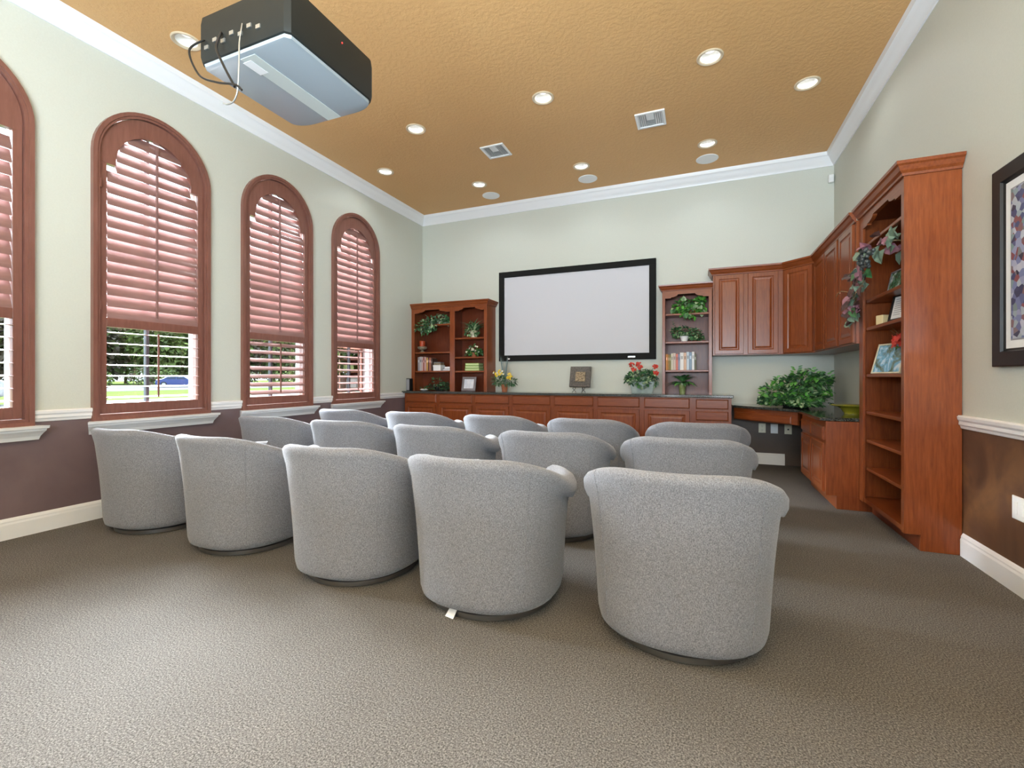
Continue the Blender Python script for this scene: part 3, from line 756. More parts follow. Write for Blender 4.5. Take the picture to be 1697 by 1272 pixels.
t = thing('potted_flowers', 'small white-flowered plant in a clay pot on the middle right shelf of the double bookcase', 'plant', (-3.44,6.73,1.494))
pot(t, .040, .052, .07, M['terracotta'])
f = MB(); bunch(f, [((-.02,0,.12),(.12,.09,.07)),((-.08,-.03,.07),(.06,.06,.05)),((.09,-.03,.07),(.06,.05,.05))], 210, .045, .03, [0,1,1,2], .6, zmin=0, box=((-.2,.2),(-.13,.14),(0,.25)))
obj('foliage', f, [M['leaf_d'],M['leaf_m'],M['leaf_b']], t)
f = MB()
for k in range(16): flower(f, (rnd(-.12,.12), rnd(-.10,-.02), rnd(.07,.19)), (rnd(-.4,.4),-1,.5), .018, 0)
obj('flowers', f, M['white_p'], t)
for k, lb in enumerate(('bottom of the lime green stack of three books', 'middle of the lime green stack of three books', 'top of the lime green stack, under the clay potted flowers')):
    z0 = 1.265 + k*.042; w0 = .13 - k*.004
    t = thing('book', 'lime green book lying flat, '+lb, 'book', (-3.43,6.72,z0), 0, 'lime green stacked books')
    m = MB(); m.box(-w0,w0,-.09,.09,0,.004); m.box(-w0,w0,-.09,.09,.035,.039); m.box(-w0,-w0+.004,-.09,.09,.004,.035); obj('cover', m, M['lime'], t)
    m = MB(); m.box(-w0+.005,w0-.005,-.086,.086,.0045,.0345); obj('pages', m, M['limeedge'], t)
def photo_frame(name, label, loc, rz, w_, h_, fw, matf, matp, lean=.22, inner=None, th=.014):
    t = thing(name, label, 'picture frame', loc, rz)
    ca, sa = math.cos(lean), math.sin(lean)
    P = lambda x, y, z: (x, y*ca + z*sa, z*ca - y*sa)
    def bx(mb, x0, x1, y0, y1, z0, z1):
        b = MB(); b.box(x0,x1,y0,y1,z0,z1); mb.add([P(*q) for q in b.v], b.f)
    f = MB()
    for q in ((-w_/2,w_/2,0,fw),(-w_/2,w_/2,h_-fw,h_),(-w_/2,-w_/2+fw,fw,h_-fw),(w_/2-fw,w_/2,fw,h_-fw)): bx(f, q[0],q[1],-th,0,q[2],q[3])
    obj('frame', f, matf, t, bevel=.002)
    f = MB(); bx(f, -w_/2+fw-.002,w_/2-fw+.002,-th*.6,-th*.3,fw-.002,h_-fw+.002); obj('picture', f, matp, t)
    if inner:
        f = MB(); iw = inner
        for q in ((-w_/2+fw,w_/2-fw,fw,fw+iw),(-w_/2+fw,w_/2-fw,h_-fw-iw,h_-fw),(-w_/2+fw,-w_/2+fw+iw,fw,h_-fw),(w_/2-fw-iw,w_/2-fw,fw,h_-fw)): bx(f, q[0],q[1],-th*.8,-th*.5,q[2],q[3])
        obj('mat_border', f, M['silver'], t)
    f = MB(); f.add([P(-.02,0,h_*.7), P(.02,0,h_*.7), (.02,h_*.42+.0,0.001), (-.02,h_*.42,0.001), P(-.02,.004,h_*.7), P(.02,.004,h_*.7), (.02,h_*.42+.006,0.001), (-.02,h_*.42+.006,0.001)], [(0,1,2,3),(7,6,5,4),(0,3,7,4),(1,5,6,2),(0,4,5,1),(3,2,6,7)])
    obj('easel_back', f, matf, t)
    return t
photo_frame('photo_frame', 'pewter photo frame with a pale print at the foot of the double bookcase', (-3.50,6.64,ZT+.003), R(-4), .262, .232, .026, M['silver'], M['abstract'], .2, .014)
t = thing('pedestal_candle', 'orange red pillar candle on a stone pedestal bowl in the double bookcase', 'candle', (-4.425,6.70,1.585))
m = MB(); m.lathe([(.050,0),(.050,.008),(.024,.022),(.020,.035),(.045,.048),(.078,.066),(.084,.088),(.074,.10),(.02,.10)], 28); obj('pedestal', m, M['stone'], t, smooth=50)
m = MB(); m.lathe([(.048,.100),(.050,.105),(.050,.190),(.044,.196),(.002,.188)], 24); c_ = obj('candle', m, M['wax_red'], t, smooth=40)
m = MB(); m.tube([(0,0,.188),(0,.001,.204)], .0015, 5); obj('wick', m, M['black'], c_)

def book(name, label, loc, w_, h_, d_, col, rz=0, lean=0, group=None, page=True):
    t = thing('book', label, 'book', loc, rz, group)
    cm = plain('book_cover', col, .5)
    m = MB(); m.box(0,.003,0,d_,0,h_); m.box(w_-.003,w_,0,d_,0,h_); m.box(.003,w_-.003,0,.003,0,h_); obj('cover', m, cm, t, bevel=.001)
    m = MB(); m.box(.0032,w_-.0032,.0035,d_-.004,.003,h_-.004); obj('pages', m, M['paper'], t)
    tone = tuple(min(1, c*.45+.02) if sum(col) > .9 else min(1, c*1.2+.25) for c in col)
    m = MB(); m.box(w_*.2,w_*.8,-.0006,.0004,h_*.62,h_*.80); obj('spine_label', m, plain('spine_label', tone, .5), t)
    return t
LB = [('grey mauve',.034,.235,(.30,.26,.27)),('pale grey',.040,.243,(.42,.40,.42)),('dusty pink',.030,.24,(.52,.36,.35)),('rust red',.022,.225,(.30,.075,.05)),('pale rose',.036,.235,(.50,.30,.28)),
      ('gold',.034,.225,(.48,.27,.07)),('dark maroon',.022,.235,(.09,.02,.02)),('tan red',.036,.225,(.34,.12,.07)),('dark brown',.024,.21,(.07,.035,.025))]
x = -4.487
for i, (cn, w_, h_, c_) in enumerate(LB):
    book('book', cn+' upright book in the double bookcase, %s in its row' % ('first from the window side','second','third','fourth','fifth','sixth','seventh','eighth','last')[i], (x,6.645+rnd(0,.01),1.2675), w_, h_, .17, c_, group='books in the double bookcase'); x += w_+.002
t = thing('box', 'white lidded keepsake box at the end of the book row in the double bookcase', 'box', (-4.106,6.65,1.2675))
m = MB(); m.box(-.072,.072,0,.14,0,.085); obj('box_body', m, M['paper'], t, bevel=.002)
m = MB(); m.box(-.075,.075,-.003,.143,.072,.096); obj('lid', m, M['paper'], t, bevel=.002)
t = thing('box', 'dark patterned box stacked on the white keepsake box', 'box', (-4.106,6.66,1.3640))
m = MB(); m.box(-.066,.066,0,.12,0,.040); obj('box_body', m, M['stone'], t, bevel=.002); m = MB(); m.box(-.068,.068,-.002,.122,.034,.052); obj('lid', m, M['silver'], t, bevel=.002)
t = thing('book', 'pale lavender book lying flat on a blue grey book beside the bookcase divider', 'book', (-3.90,6.66,1.3000), 0, 'flat books by the divider')
m = MB(); m.box(-.065,.065,0,.15,0,.005); m.box(-.065,.065,0,.15,.030,.035); m.box(-.065,-.061,0,.15,.005,.03); obj('cover', m, plain('lavender_cover',(.60,.60,.70),.5), t); m = MB(); m.box(-.060,.062,.004,.146,.0055,.0295); obj('pages', m, M['paper'], t)
t = thing('book', 'blue grey book lying flat beside the divider of the double bookcase, underneath another', 'book', (-3.905,6.65,1.2675), 0, 'flat books by the divider')
m = MB(); m.box(-.085,.082,0,.16,0,.004); m.box(-.085,.082,0,.16,.027,.031); m.box(-.085,-.081,0,.16,.004,.027); obj('cover', m, plain('blue_grey_cover',(.30,.32,.38),.5), t); m = MB(); m.box(-.080,.079,.004,.156,.0045,.0265); obj('pages', m, M['paper'], t)

t = thing('potted_greenery', 'dark leafy arrangement in a dark bowl at the foot of the double bookcase', 'plant', (-4.10,6.74,ZT+.002))
m = MB(); m.lathe([(.06,0),(.09,.03),(.10,.06),(.094,.06),(.08,.035)], 26, cap1=False); obj('bowl', m, M['slot'], t, smooth=40)
m = MB(); m.lathe([(.085,.045),(.002,.05)], 20, cap0=False); obj('soil', m, M['soil'], t)
f = MB(); bunch(f, [((-.06,-.02,.12),(.15,.10,.09)),((.08,-.05,.07),(.11,.08,.06)),((-.20,-.04,.03),(.13,.07,.03)),((.16,-.05,.06),(.06,.06,.06))], 300, .055, .032, [0,0,0,1,2,3], .6, zmin=0, box=((-.38,.24),(-.14,.14),(0,.25)))
obj('foliage', f, [M['leaf_d'],M['leaf_br'],M['leaf_s'],M['leaf_m']], t)
t = thing('shell_dish', 'small white shell-shaped dish in front of the dark leafy arrangement', 'dish', (-4.26,6.50,ZT+.001))
m = MB(); m.lathe([(.02,0),(.045,.006),(.070,.020),(.068,.023),(.04,.011),(.002,.008)], 26); obj('dish', m, M['paper'], t, smooth=60)
m = MB()
for k in range(5): m.tube([(.0,.0,.012),(.03*math.cos(k*1.25),.03*math.sin(k*1.25),.026),(.055*math.cos(k*1.25),.055*math.sin(k*1.25),.030)], [.008,.008,.003], 6)
obj('shell_ribs', m, M['paper'], t, smooth=60)
t = thing('bookshelf_speaker', 'small dark speaker on the counter end between the window wall and double bookcase', 'speaker', (-4.525,6.46,ZT+.001), 0)
m = MB(); m.box(-.035,.035,-.04,.05,0,.205); obj('cabinet', m, M['black'], t, bevel=.004); m = MB(); m.box(-.030,.030,-.046,-.040,.01,.195); obj('grille', m, M['ink'], t, bevel=.002)

# ---- things on the long counter
t = thing('potted_flowers', 'yellow flowers and tall grass in a terracotta pot beside the double bookcase', 'plant', (-2.84,6.60,ZT+.001))
pot(t, .040, .056, .115, M['terracotta'], .004)
f = MB(); bunch(f, [((0,0,.17),(.12,.09,.07)),((-.11,-.02,.16),(.09,.06,.07)),((.11,-.02,.16),(.09,.06,.07))], 260, .060, .022, [0,1,2,1], .7, box=((-.26,.26),(-.16,.16),(.06,.33)))
obj('foliage', f, [M['leaf_d'],M['leaf_m'],M['leaf_s']], t)
f = MB()
for c0 in ((-.10,-.05,.26),(.11,-.06,.24),(-.05,-.06,.29)):
    for k in range(11): flower(f, (c0[0]+rnd(-.06,.06), c0[1]+rnd(-.05,.02), c0[2]+rnd(-.05,.05)), (rnd(-.5,.5),-1,rnd(0,.9)), .019, random.choice([0,0,0,1]))
obj('flowers', f, [M['yellow'],M['white_p']], t)
f = MB()
for k in range(26):
    a = rnd(0,2*PI); f.leaf((.01*math.cos(a),.01*math.sin(a)+.02,.11), (math.cos(a)*.13-.06,math.sin(a)*.1,1), (0,-1,0), rnd(.34,.50), .008, 0, .1, .05)
obj('grass_blades', f, M['blade'], t)
s = MB(); stems(s, (0,0,.10), [(-.10,-.05,.25),(.11,-.06,.23),(-.05,-.06,.28),(.02,-.03,.24)], .003, 0, 0); obj('stems', s, M['stem'], t)

t = thing('display_plate', 'square bronze ridged plate with a relief centre on a scrolled iron easel', 'plate', (-1.635,6.60,ZT+.001))
m = MB(); ln = .30; ca, sa = math.cos(ln), math.sin(ln); z0 = .085; S = .31
rings = [(0,-.030),(0,.010),(.075,-.012),(.082,-.004),(.10,-.010),(.115,-.010)]
rr = []
for i_, o_ in rings:
    rr.append([(a-S/2, -.02 + (b_)*sa - o_*ca, z0 + b_*ca + o_*sa) for a, b_ in ((i_,i_),(S-i_,i_),(S-i_,S-i_),(i_,S-i_))])
m.loft(rr, True, True); p_ = obj('plate_rim', m, M['ridge'], t)
m = MB(); m.add([(a, -.02+b_*sa+.009, z0+b_*ca) for a, b_ in ((-.075,.08),(.075,.08),(.075,.23),(-.075,.23))] + [(a, -.02+b_*sa+.002, z0+b_*ca-.001) for a, b_ in ((-.072,.083),(.072,.083),(.072,.227),(-.072,.227))], [(0,1,2,3),(7,6,5,4),(0,1,5,4),(1,2,6,5),(2,3,7,6),(3,0,4,7)])
obj('relief_centre', m, M['mosaic'], t)
m = MB()
for k in range(11):
    u0 = -S/2+.012+k*.0265
    for (b0, b1) in ((.006,.070),(S-.070,S-.006)): m.box(u0,u0+.010,-.033+((b0+b1)/2)*sa,-.026+((b0+b1)/2)*sa,z0+b0*ca,z0+b1*ca)
    m.box(-S/2+.006,-S/2+.07,-.033+(.012+k*.0265)*sa,-.026+(.012+k*.0265)*sa,z0+.012+k*.0265,z0+.020+k*.0265)
    m.box(S/2-.07,S/2-.006,-.033+(.012+k*.0265)*sa,-.026+(.012+k*.0265)*sa,z0+.012+k*.0265,z0+.020+k*.0265)
obj('rim_ridges', m, M['ridge'], p_)
m = MB()
for sx_ in (-.075,.065):
    for q in (-1, 1):
        m.tube(bez([(sx_+q*.004,-.03,.085),(sx_+q*.020,-.04,.062),(sx_+q*.004,-.04,.040),(sx_+q*.016,-.04,.020),(sx_+q*.030,-.05,.004)], 16), .004, 6)
    m.tube([(sx_,-.045,.082),(sx_,-.01,.080),(sx_,.05,.20)], .004, 6)
m.tube([(-.075,.05,.20),(.065,.05,.20),(0,.13,.004)], .004, 6)
obj('easel', m, M['iron'], t, smooth=60)

t = thing('geranium_planter', 'red geraniums in a square zinc planter at the foot of the narrow bookcase', 'plant', (-.755,6.62,ZT+.001), R(8))
m = MB(); q0, q1, hh = .135, .165, .165
rr = [[(-a,-a*.8,z),(a,-a*.8,z),(a,a*.8,z),(-a,a*.8,z)] for a, z in ((q0,0),(q1,hh),(q1-.008,hh),(q1-.015,hh-.03))]
m.loft(rr, True, False); obj('planter', m, M['zinc'], t, bevel=.004)
m = MB(); m.add([(-.15,-.12,hh-.025),(.15,-.12,hh-.025),(.15,.12,hh-.025),(-.15,.12,hh-.025)], [(0,1,2,3)]); obj('soil', m, M['soil'], t)
f = MB(); bunch(f, [((-.08,-.05,.22),(.12,.10,.08)),((.08,-.05,.22),(.12,.10,.09)),((0,-.14,.15),(.10,.04,.06)),((.06,0,.27),(.12,.09,.08)),((-.14,-.10,.20),(.07,.05,.06)),((.15,-.05,.18),(.06,.06,.07))], 420, .060, .056, [0,1,1,2,2,3], .6, box=((-.26,.235),(-.22,.19),(.05,.36)))
obj('foliage', f, [M['leaf_d'],M['leaf_m'],M['leaf_s'],M['leaf_p']], t)
f = MB(); s = MB(); ends = []
for c0 in ((-.14,-.06,.40),(-.02,-.05,.36),(-.11,-.10,.33),(.18,-.04,.37),(.19,-.06,.28),(-.05,-.03,.41)):
    ends.append(c0)
    for k in range(15): flower(f, (c0[0]+rnd(-.032,.032), c0[1]+rnd(-.03,.03), c0[2]+rnd(-.026,.026)), (rnd(-.6,.6),-1,rnd(-.2,1)), .0165, 0)
obj('flowers', f, M['red'], t); stems(s, (0,0,.15), ends, .003, 0, .02); obj('stems', s, M['stem'], t)

# ---- narrow bookcase
t = thing('potted_pothos', 'bright green pothos on the top shelf of the narrow bookcase', 'plant', (-.10,6.74,2.026))
pot(t, .05, .062, .08, M['terracotta'])
f = MB(); bunch(f, [((.02,-.04,.14),(.15,.10,.10)),((.12,-.06,.12),(.08,.08,.11)),((-.14,-.06,.10),(.10,.08,.08)),((-.02,-.15,.02),(.09,.03,.07))], 260, .075, .060, [0,0,0,1,2], .6, box=((-.30,.185),(-.23,.14),(-.11,.27)))
obj('foliage', f, [M['leaf_b'],M['leaf_m'],M['leaf_p']], t)
s = MB(); stems(s, (0,0,.08), [(-.18,-.08,.16),(.12,-.08,.18),(0,-.19,-.05),(-.20,-.06,.22)], .003); obj('stems', s, M['stem'], t)
t = thing('potted_ivy', 'variegated small-leaved ivy in a white pot on the second shelf of the narrow bookcase', 'plant', (-.20,6.72,1.645))
pot(t, .040, .056, .075, M['paper'])
f = MB(); bunch(f, [((0,-.02,.15),(.11,.09,.06)),((-.10,-.02,.13),(.07,.07,.07)),((.13,-.02,.10),(.09,.07,.07)),((.18,-.02,.07),(.06,.06,.05))], 330, .042, .032, [0,0,1,1,2], .6, zmin=0, box=((-.2,.28),(-.12,.14),(0,.28)))
f.tube(bez([(-.06,0,.10),(-.12,-.02,.20),(-.15,-.03,.29)], 8), .002, 5, 1)
for k in range(5): f.leaf((-.13-.004*k,-.025,.22+.016*k), ((-1)**k,-.3,.3), (0,0,1), .024, .018, 1)
obj('foliage', f, [M['leaf_d'],M['leaf_m'],M['leaf_p']], t)
RB = [('orange',.024,.220,(.62,.22,.02)),('brown gold',.020,.215,(.34,.17,.03)),('olive',.018,.210,(.22,.19,.04)),('cream',.026,.228,(.60,.54,.42)),('beige pink',.034,.232,(.55,.42,.36)),
      ('coral red',.026,.222,(.62,.17,.12)),('slate blue',.022,.216,(.26,.29,.42)),('wide white',.046,.238,(.72,.70,.68)),('peach',.032,.235,(.66,.42,.28)),('pale blue',.034,.245,(.50,.58,.66)),('steel blue',.030,.240,(.20,.28,.38)),('white',.030,.246,(.74,.74,.74)),('dark olive',.022,.22,(.10,.10,.05))]
x = -.436; onames = ['first from the screen side','second','third','fourth','fifth','sixth','seventh','eighth','ninth','tenth','eleventh','twelfth','last']
for i, (cn, w_, h_, c_) in enumerate(RB):
    book('book', cn+' upright book in the narrow bookcase, %s in the row' % onames[i], (x,6.645+rnd(0,.012),1.2565), w_*1.02, h_, .165, c_, group='books in the narrow bookcase'); x += w_*1.02+.0015
t = thing('potted_plant', 'broad-leaved plant in a green glazed pot at the foot of the narrow bookcase', 'plant', (-.225,6.70,ZT+.001))
pot(t, .036, .054, .145, M['greenpot'], .004)
f = MB()
for k in range(34):
    a = 2*PI*k/17+rnd(-.15,.15); el = .15+.6*(k//17)+rnd(-.1,.2); L_ = rnd(.13,.19)
    d = Vector((math.cos(a)*math.cos(el), math.sin(a)*math.cos(el)*.8, math.sin(el)))
    f.leaf((.02*d.x,.02*d.y,.14+.02*(k//17)), d, (0,0,1), L_, .062, random.choice([0,0,1,2]), .15, .28)
obj('foliage', f, [M['leaf_m'],M['leaf_d'],M['leaf_b']], t)

# ---- desk
t = thing('desk_ivy', 'large mass of variegated ivy in a dark basket on the granite desk', 'plant', (1.06,6.36,DZT+.001))
m = MB(); m.lathe([(.13,0),(.16,.07),(.17,.15),(.16,.15),(.145,.08)], 26, cap1=False); obj('basket', m, M['slot'], t, smooth=40)
f = MB(); bunch(f, [((0,0,.20),(.30,.20,.16)),((.10,.05,.30),(.24,.18,.14)),((-.20,-.05,.15),(.20,.15,.13)),((.08,-.28,.10),(.22,.10,.09)),((-.12,-.20,.08),(.22,.10,.08)),((.25,.08,.25),(.14,.14,.16)),((.02,-.36,.05),(.12,.10,.05)),((-.30,-.02,.05),(.10,.10,.05))], 1500, .068, .050, [0,0,0,1,1,1,2,2,3], .55, zmin=.014, box=((-.42,.46),(-.52,.42),(0,.47)))
f2 = MB()
for c0 in ((-.33,.02,.18),(-.2,.02,.30),(.02,.05,.42),(.20,.08,.40),(.34,.06,.36)):
    for k in range(9): f.leaf((c0[0]+rnd(-.03,.03),c0[1],c0[2]-.04+.012*k), ((-1)**k*.8,-.3,.4), (0,-1,.4), .055, .022, random.choice([1,2]))
obj('foliage', f, [M['leaf_d'],M['leaf_m'],M['leaf_b'],M['leaf_p']], t)
s = MB(); stems(s, (0,0,.10), [(.10,-.32,.10),(-.2,-.2,.1),(.1,.05,.36),(-.25,-.05,.22),(.28,.06,.32),(0,-.05,.34)], .004); obj('stems', s, M['stem'], t)
t = thing('bowl', 'olive yellow footed bowl on the granite desk beside the tall bookcase', 'bowl', (1.375,5.36,DZT+.001))
m = MB(); m.lathe([(.075,0),(.075,.012),(.085,.022),(.100,.050),(.130,.070),(.190,.082),(.192,.087),(.186,.088),(.125,.077),(.090,.058),(.002,.048)], 40); obj('bowl_body', m, M['bowl'], t, smooth=50)

# ---- tall bookcase contents
t = thing('grape_leaf_garland', 'trailing garland of mauve and green leaves with grapes on the tall bookcase', 'artificial garland', (1.40,4.32,1.806))
f = MB(); pts = bez([(1.40,4.10,2.12),(1.27,4.05,2.13),(1.21,4.28,2.12),(1.20,4.45,2.02),(1.22,4.55,1.93),(1.21,4.62,1.83),(1.22,4.70,1.74),(1.23,4.72,1.66)], 60)
for k, p in enumerate(pts):
    for q in range(2):
        sp = .075 if k < len(pts)*.75 else .05
        c0 = Vector(p)+Vector((rnd(-.04,.03), rnd(-sp,sp), rnd(-sp,sp)))
        d = Vector((rnd(-.6,.1), rnd(-1,1), rnd(-1,.5)))
        L_ = rnd(.065,.120)
        f.leaf(c0, d, (-1,-.3,.3), L_, L_*.78, random.choice([0,0,0,1,1,2,2,3]), .12, .15)
for k in range(5): f.leaf((1.21+rnd(-.02,.02),4.70+rnd(-.04,.1),1.98+rnd(-.35,.05)), (-.3,rnd(.6,1),rnd(-.2,.3)), (-1,0,.5), .13, .06, 2)
fl = obj('foliage', f, [M['leaf_s'],M['leaf_v'],M['leaf_br'],M['leaf_m']], t, world=True)
f = MB()
for k in range(46): f.ball((1.175+rnd(-.03,.03), 4.27+rnd(-.10,.10)-.0, 2.06+rnd(-.055,.06)), .0155, 8, 6)
obj('grapes', f, M['grape'], t, world=True, smooth=80)
f = MB(); f.tube(pts, .005, 6); f.tube(bez([(1.21,4.62,1.85),(1.13,4.75,1.90),(1.12,4.85,1.87)], 10), .0035, 6); f.tube(bez([(1.22,4.45,1.93),(1.17,4.50,1.84),(1.19,4.60,1.80),(1.16,4.56,1.88)], 16), .003, 6); obj('vine', f, M['twig'], t, world=True, smooth=60)
f = MB(); f.tube(bez([(1.40,4.10,2.12),(1.40,4.12,1.95),(1.40,4.12,1.806)], 8), .006, 6); f.lathe([(.05,0),(.055,.01),(.012,.02)], 20, (1.40,4.12,1.806)); obj('stand', f, M['twig'], t, world=True, smooth=50)
photo_frame('photo_frame', 'wide framed green landscape photo behind the leaf garland', (1.415,4.36,1.8055), -PI/2+R(4), .42, .195, .014, M['silver'], M['parkp'], .2)
t = photo_frame('document_frame', 'black framed printed certificate on the third shelf of the tall bookcase', (1.375,4.29,1.5735), -PI/2+R(10), .215, .225, .026, M['black'], M['paper'], .2)
m = MB(); ca, sa = math.cos(.2), math.sin(.2)
for k in range(8):
    z = .055+k*.017; m.add([(a, -.0092*ca+zz*sa, zz*ca+.0092*sa) for a, zz in ((-.06,z),(.06 if k%3 else .03,z),(.06 if k%3 else .03,z+.004),(-.06,z+.004))], [(0,1,2,3)])
obj('printed_lines', m, M['ink'], t)
t = thing('votive_candle', 'square ivory votive candle next to the black framed certificate', 'candle', (1.355,4.50,1.5735), R(20))
m = MB(); m.box(-.036,.036,-.036,.036,0,.078); obj('holder', m, M['wax'], t, bevel=.006); m = MB(); m.tube([(0,0,.078),(.001,0,.090)], .0015, 5); obj('wick', m, M['black'], t)
photo_frame('photo_frame', 'pale framed photo of a turquoise pool on the fourth shelf of the tall bookcase', (1.345,4.42,1.1835), -PI/2+R(16), .32, .245, .012, M['cream'], M['pool'], .26)
t = thing('flower_vase', 'red silk flowers and twigs in a smoked glass vase behind the pool photo', 'vase', (1.485,4.22,1.1835))
m = MB(); m.lathe([(.035,0),(.045,.03),(.048,.12),(.034,.17),(.040,.19),(.036,.19),(.030,.17)], 26, cap1=False); obj('vase', m, M['smoke'], t, smooth=50)
f = MB()
for c0 in ((-.09,.10,.255),(-.11,.0,.25),(-.05,.05,.28)):
    for k in range(14): flower(f, (c0[0]+rnd(-.03,.03), c0[1]+rnd(-.04,.04), c0[2]+rnd(-.03,.03)), (-1,rnd(-.5,.5),rnd(-.3,1)), .042, 0)
obj('flowers', f, M['red'], t)
f = MB()
for k in range(12): f.tube(bez([(-.02,.02,.18),(-.05+rnd(-.03,.02),.05+rnd(-.04,.05),.26),(-.06+rnd(-.06,.02),.07+rnd(-.10,.14),.335+rnd(-.03,.025))], 8), .0014, 5)
obj('twigs', f, M['twig'], t)
f = MB(); bunch(f, [((-.06,.04,.2),(.06,.07,.04))], 26, .05, .03, [0,1], .6); obj('foliage', f, [M['leaf_m'],M['leaf_s']], t)

# ================================================================== walls: picture, outlets
t = thing('framed_picture', 'large black framed print with white mat on the right wall', 'picture', (XR,3.03,1.215), -PI/2)
Wp, Hp = .852, 1.10
f = MB(); f.rects((-Wp/2,-.002,0),(1,0,0),(0,0,1),(0,-1,0), Wp, Hp, [(0,0),(0,.030),(.006,.034),(.080,.034),(.086,.022),(.100,.014)]); obj('frame', f, M['black'], t)
f = MB(); f.rects((-Wp/2+.098,-.016,.098),(1,0,0),(0,0,1),(0,-1,0), Wp-.196, Hp-.196, [(0,0),(0,.002)]); mt = obj('mat_board', f, M['paper'], t)
f = MB(); f.rects((-Wp/2+.140,-.018,.140),(1,0,0),(0,0,1),(0,-1,0), Wp-.28, Hp-.28, [(0,0),(0,.0012)]); obj('mat_edge', f, M['ink'], mt)
f = MB(); f.rects((-Wp/2+.148,-.0192,.148),(1,0,0),(0,0,1),(0,-1,0), Wp-.296, Hp-.296, [(0,0),(0,.0012)]); obj('print', f, M['art'], t)
def plate_thing(label, loc, rz, w_, h_, mat, kind):
    t = thing('wall_outlet' if kind != 'blank' else 'outlet_cover', label, 'wall plate', loc, rz)
    m = MB(); m.rects((-w_/2,0,-h_/2),(1,0,0),(0,0,1),(0,-1,0), w_, h_, [(0,0),(0,.004),(.004,.007)]); obj('cover_plate', m, mat, t)
    if kind == 'duplex':
        for z in (-.026,.026):
            m = MB(); m.lathe([(.017,-.0072),(.017,-.0095),(.002,-.0098)], 20, cap0=False)
            m.v = [(x, z_, z+y) for x, y, z_ in m.v]; obj('receptacle', m, mat, t)
            m = MB(); m.box(-.008,-.005,-.0103,-.0097,z-.002,z+.007); m.box(.005,.008,-.0103,-.0097,z-.002,z+.007); m.box(-.0025,.0025,-.0103,-.0097,z-.012,z-.007); obj('slots', m, M['slot'], t)
    if kind == 'jack':
        m = MB(); m.box(-.010,.010,-.0095,-.0065,-.010,.008); obj('jack', m, M['slot'], t)
    if kind == 'blank':
        m = MB(); m.box(-.012,.012,-.014,-.0065,-.03,.03); obj('paddle', m, mat, t, bevel=.002)
    if kind == 'double':
        for x in (-.026,.026):
            m = MB(); m.box(x-.017,x+.017,-.0095,-.0065,-.034,.034); obj('receptacle', m, mat, t, bevel=.002)
    return t
plate_thing('cream electrical outlet under the desk, farthest from the desk cabinet', (.768,YB,.480), 0, .085, .125, M['ivory'], 'duplex')
plate_thing('white plate between the two cream wall plates under the desk', (.910,YB,.477), 0, .085, .125, M['plastic'], 'blank')
plate_thing('cream jack plate under the desk, next to the desk cabinet', (1.070,YB,.474), 0, .085, .125, M['ivory'], 'jack')
plate_thing('white wall plate on the brown right wall below the picture', (XR,3.275,.455), -PI/2, .118, .125, M['plastic'], 'double')

# ================================================================== the barrel chairs
def sst(a, b, x):
    t_ = min(1, max(0, (x-a)/(b-a))); return t_*t_*(3-2*t_)
CH_H, ARM_H = .782, .645
def chair_section(ph):
    """outer-to-inner profile (radius point xyz list) at plan angle ph measured from the back centre"""
    a = abs(ph); w_ = sst(R(58), R(98), a); zt = ARM_H + (CH_H-ARM_H)*(1-sst(R(26), R(106), a))
    s_, c_ = math.sin(ph), -math.cos(ph)
    e = 2.35
    den = (abs(s_/.368)**e + abs(c_/.372)**e)**(1/e)
    r0 = 1/den
    lean = .052*(1-w_) + .032*w_
    ow = lambda z: lean*(z/zt)**2.0 + .012*(z/zt)
    P = [(-.070,.046),(-.030,.046),(-.008,.058),(.0,.090)]
    for z in (.16,.26,.36,.46):
        P.append((ow(z), z))
    z1 = zt-.150; P.append((ow(z1), z1)); z2 = zt-.110
    back = [(ow(z2),z2),(ow(zt-.07)+.003,zt-.075),(ow(zt-.04)+.006,zt-.045),(ow(zt)+.004,zt-.022),(ow(zt)-.008,zt-.006),(ow(zt)-.030,zt),(ow(zt)-.058,zt-.005),(ow(zt)-.080,zt-.020),(ow(zt)-.092,zt-.045),(ow(zt)-.096,zt-.09)]
    rr = .070; rc = ow(zt)-.040; zc = zt-rr
    arm = [(ow(z2)+.002,z2)] + [(rc+rr*1.05*math.cos(t_), zc+rr*math.sin(t_)) for t_ in (R(-40),R(-12),R(14),R(40),R(66),R(92),R(120),R(148))] + [(rc-rr*1.12, zc-.05)]
    for (b0, b1), (a0, a1) in zip(back, arm): P.append((b0*(1-w_)+a0*w_, b1*(1-w_)+a1*w_))
    P += [(-.105+.01*w_, .46),(-.110,.40),(-.110,.30)]
    return [((r0+o)*s_, (r0+o)*c_, z) for o, z in P]
def ph_list(n, mx): return [mx*(2*i/(n-1)-1) for i in range(n)]
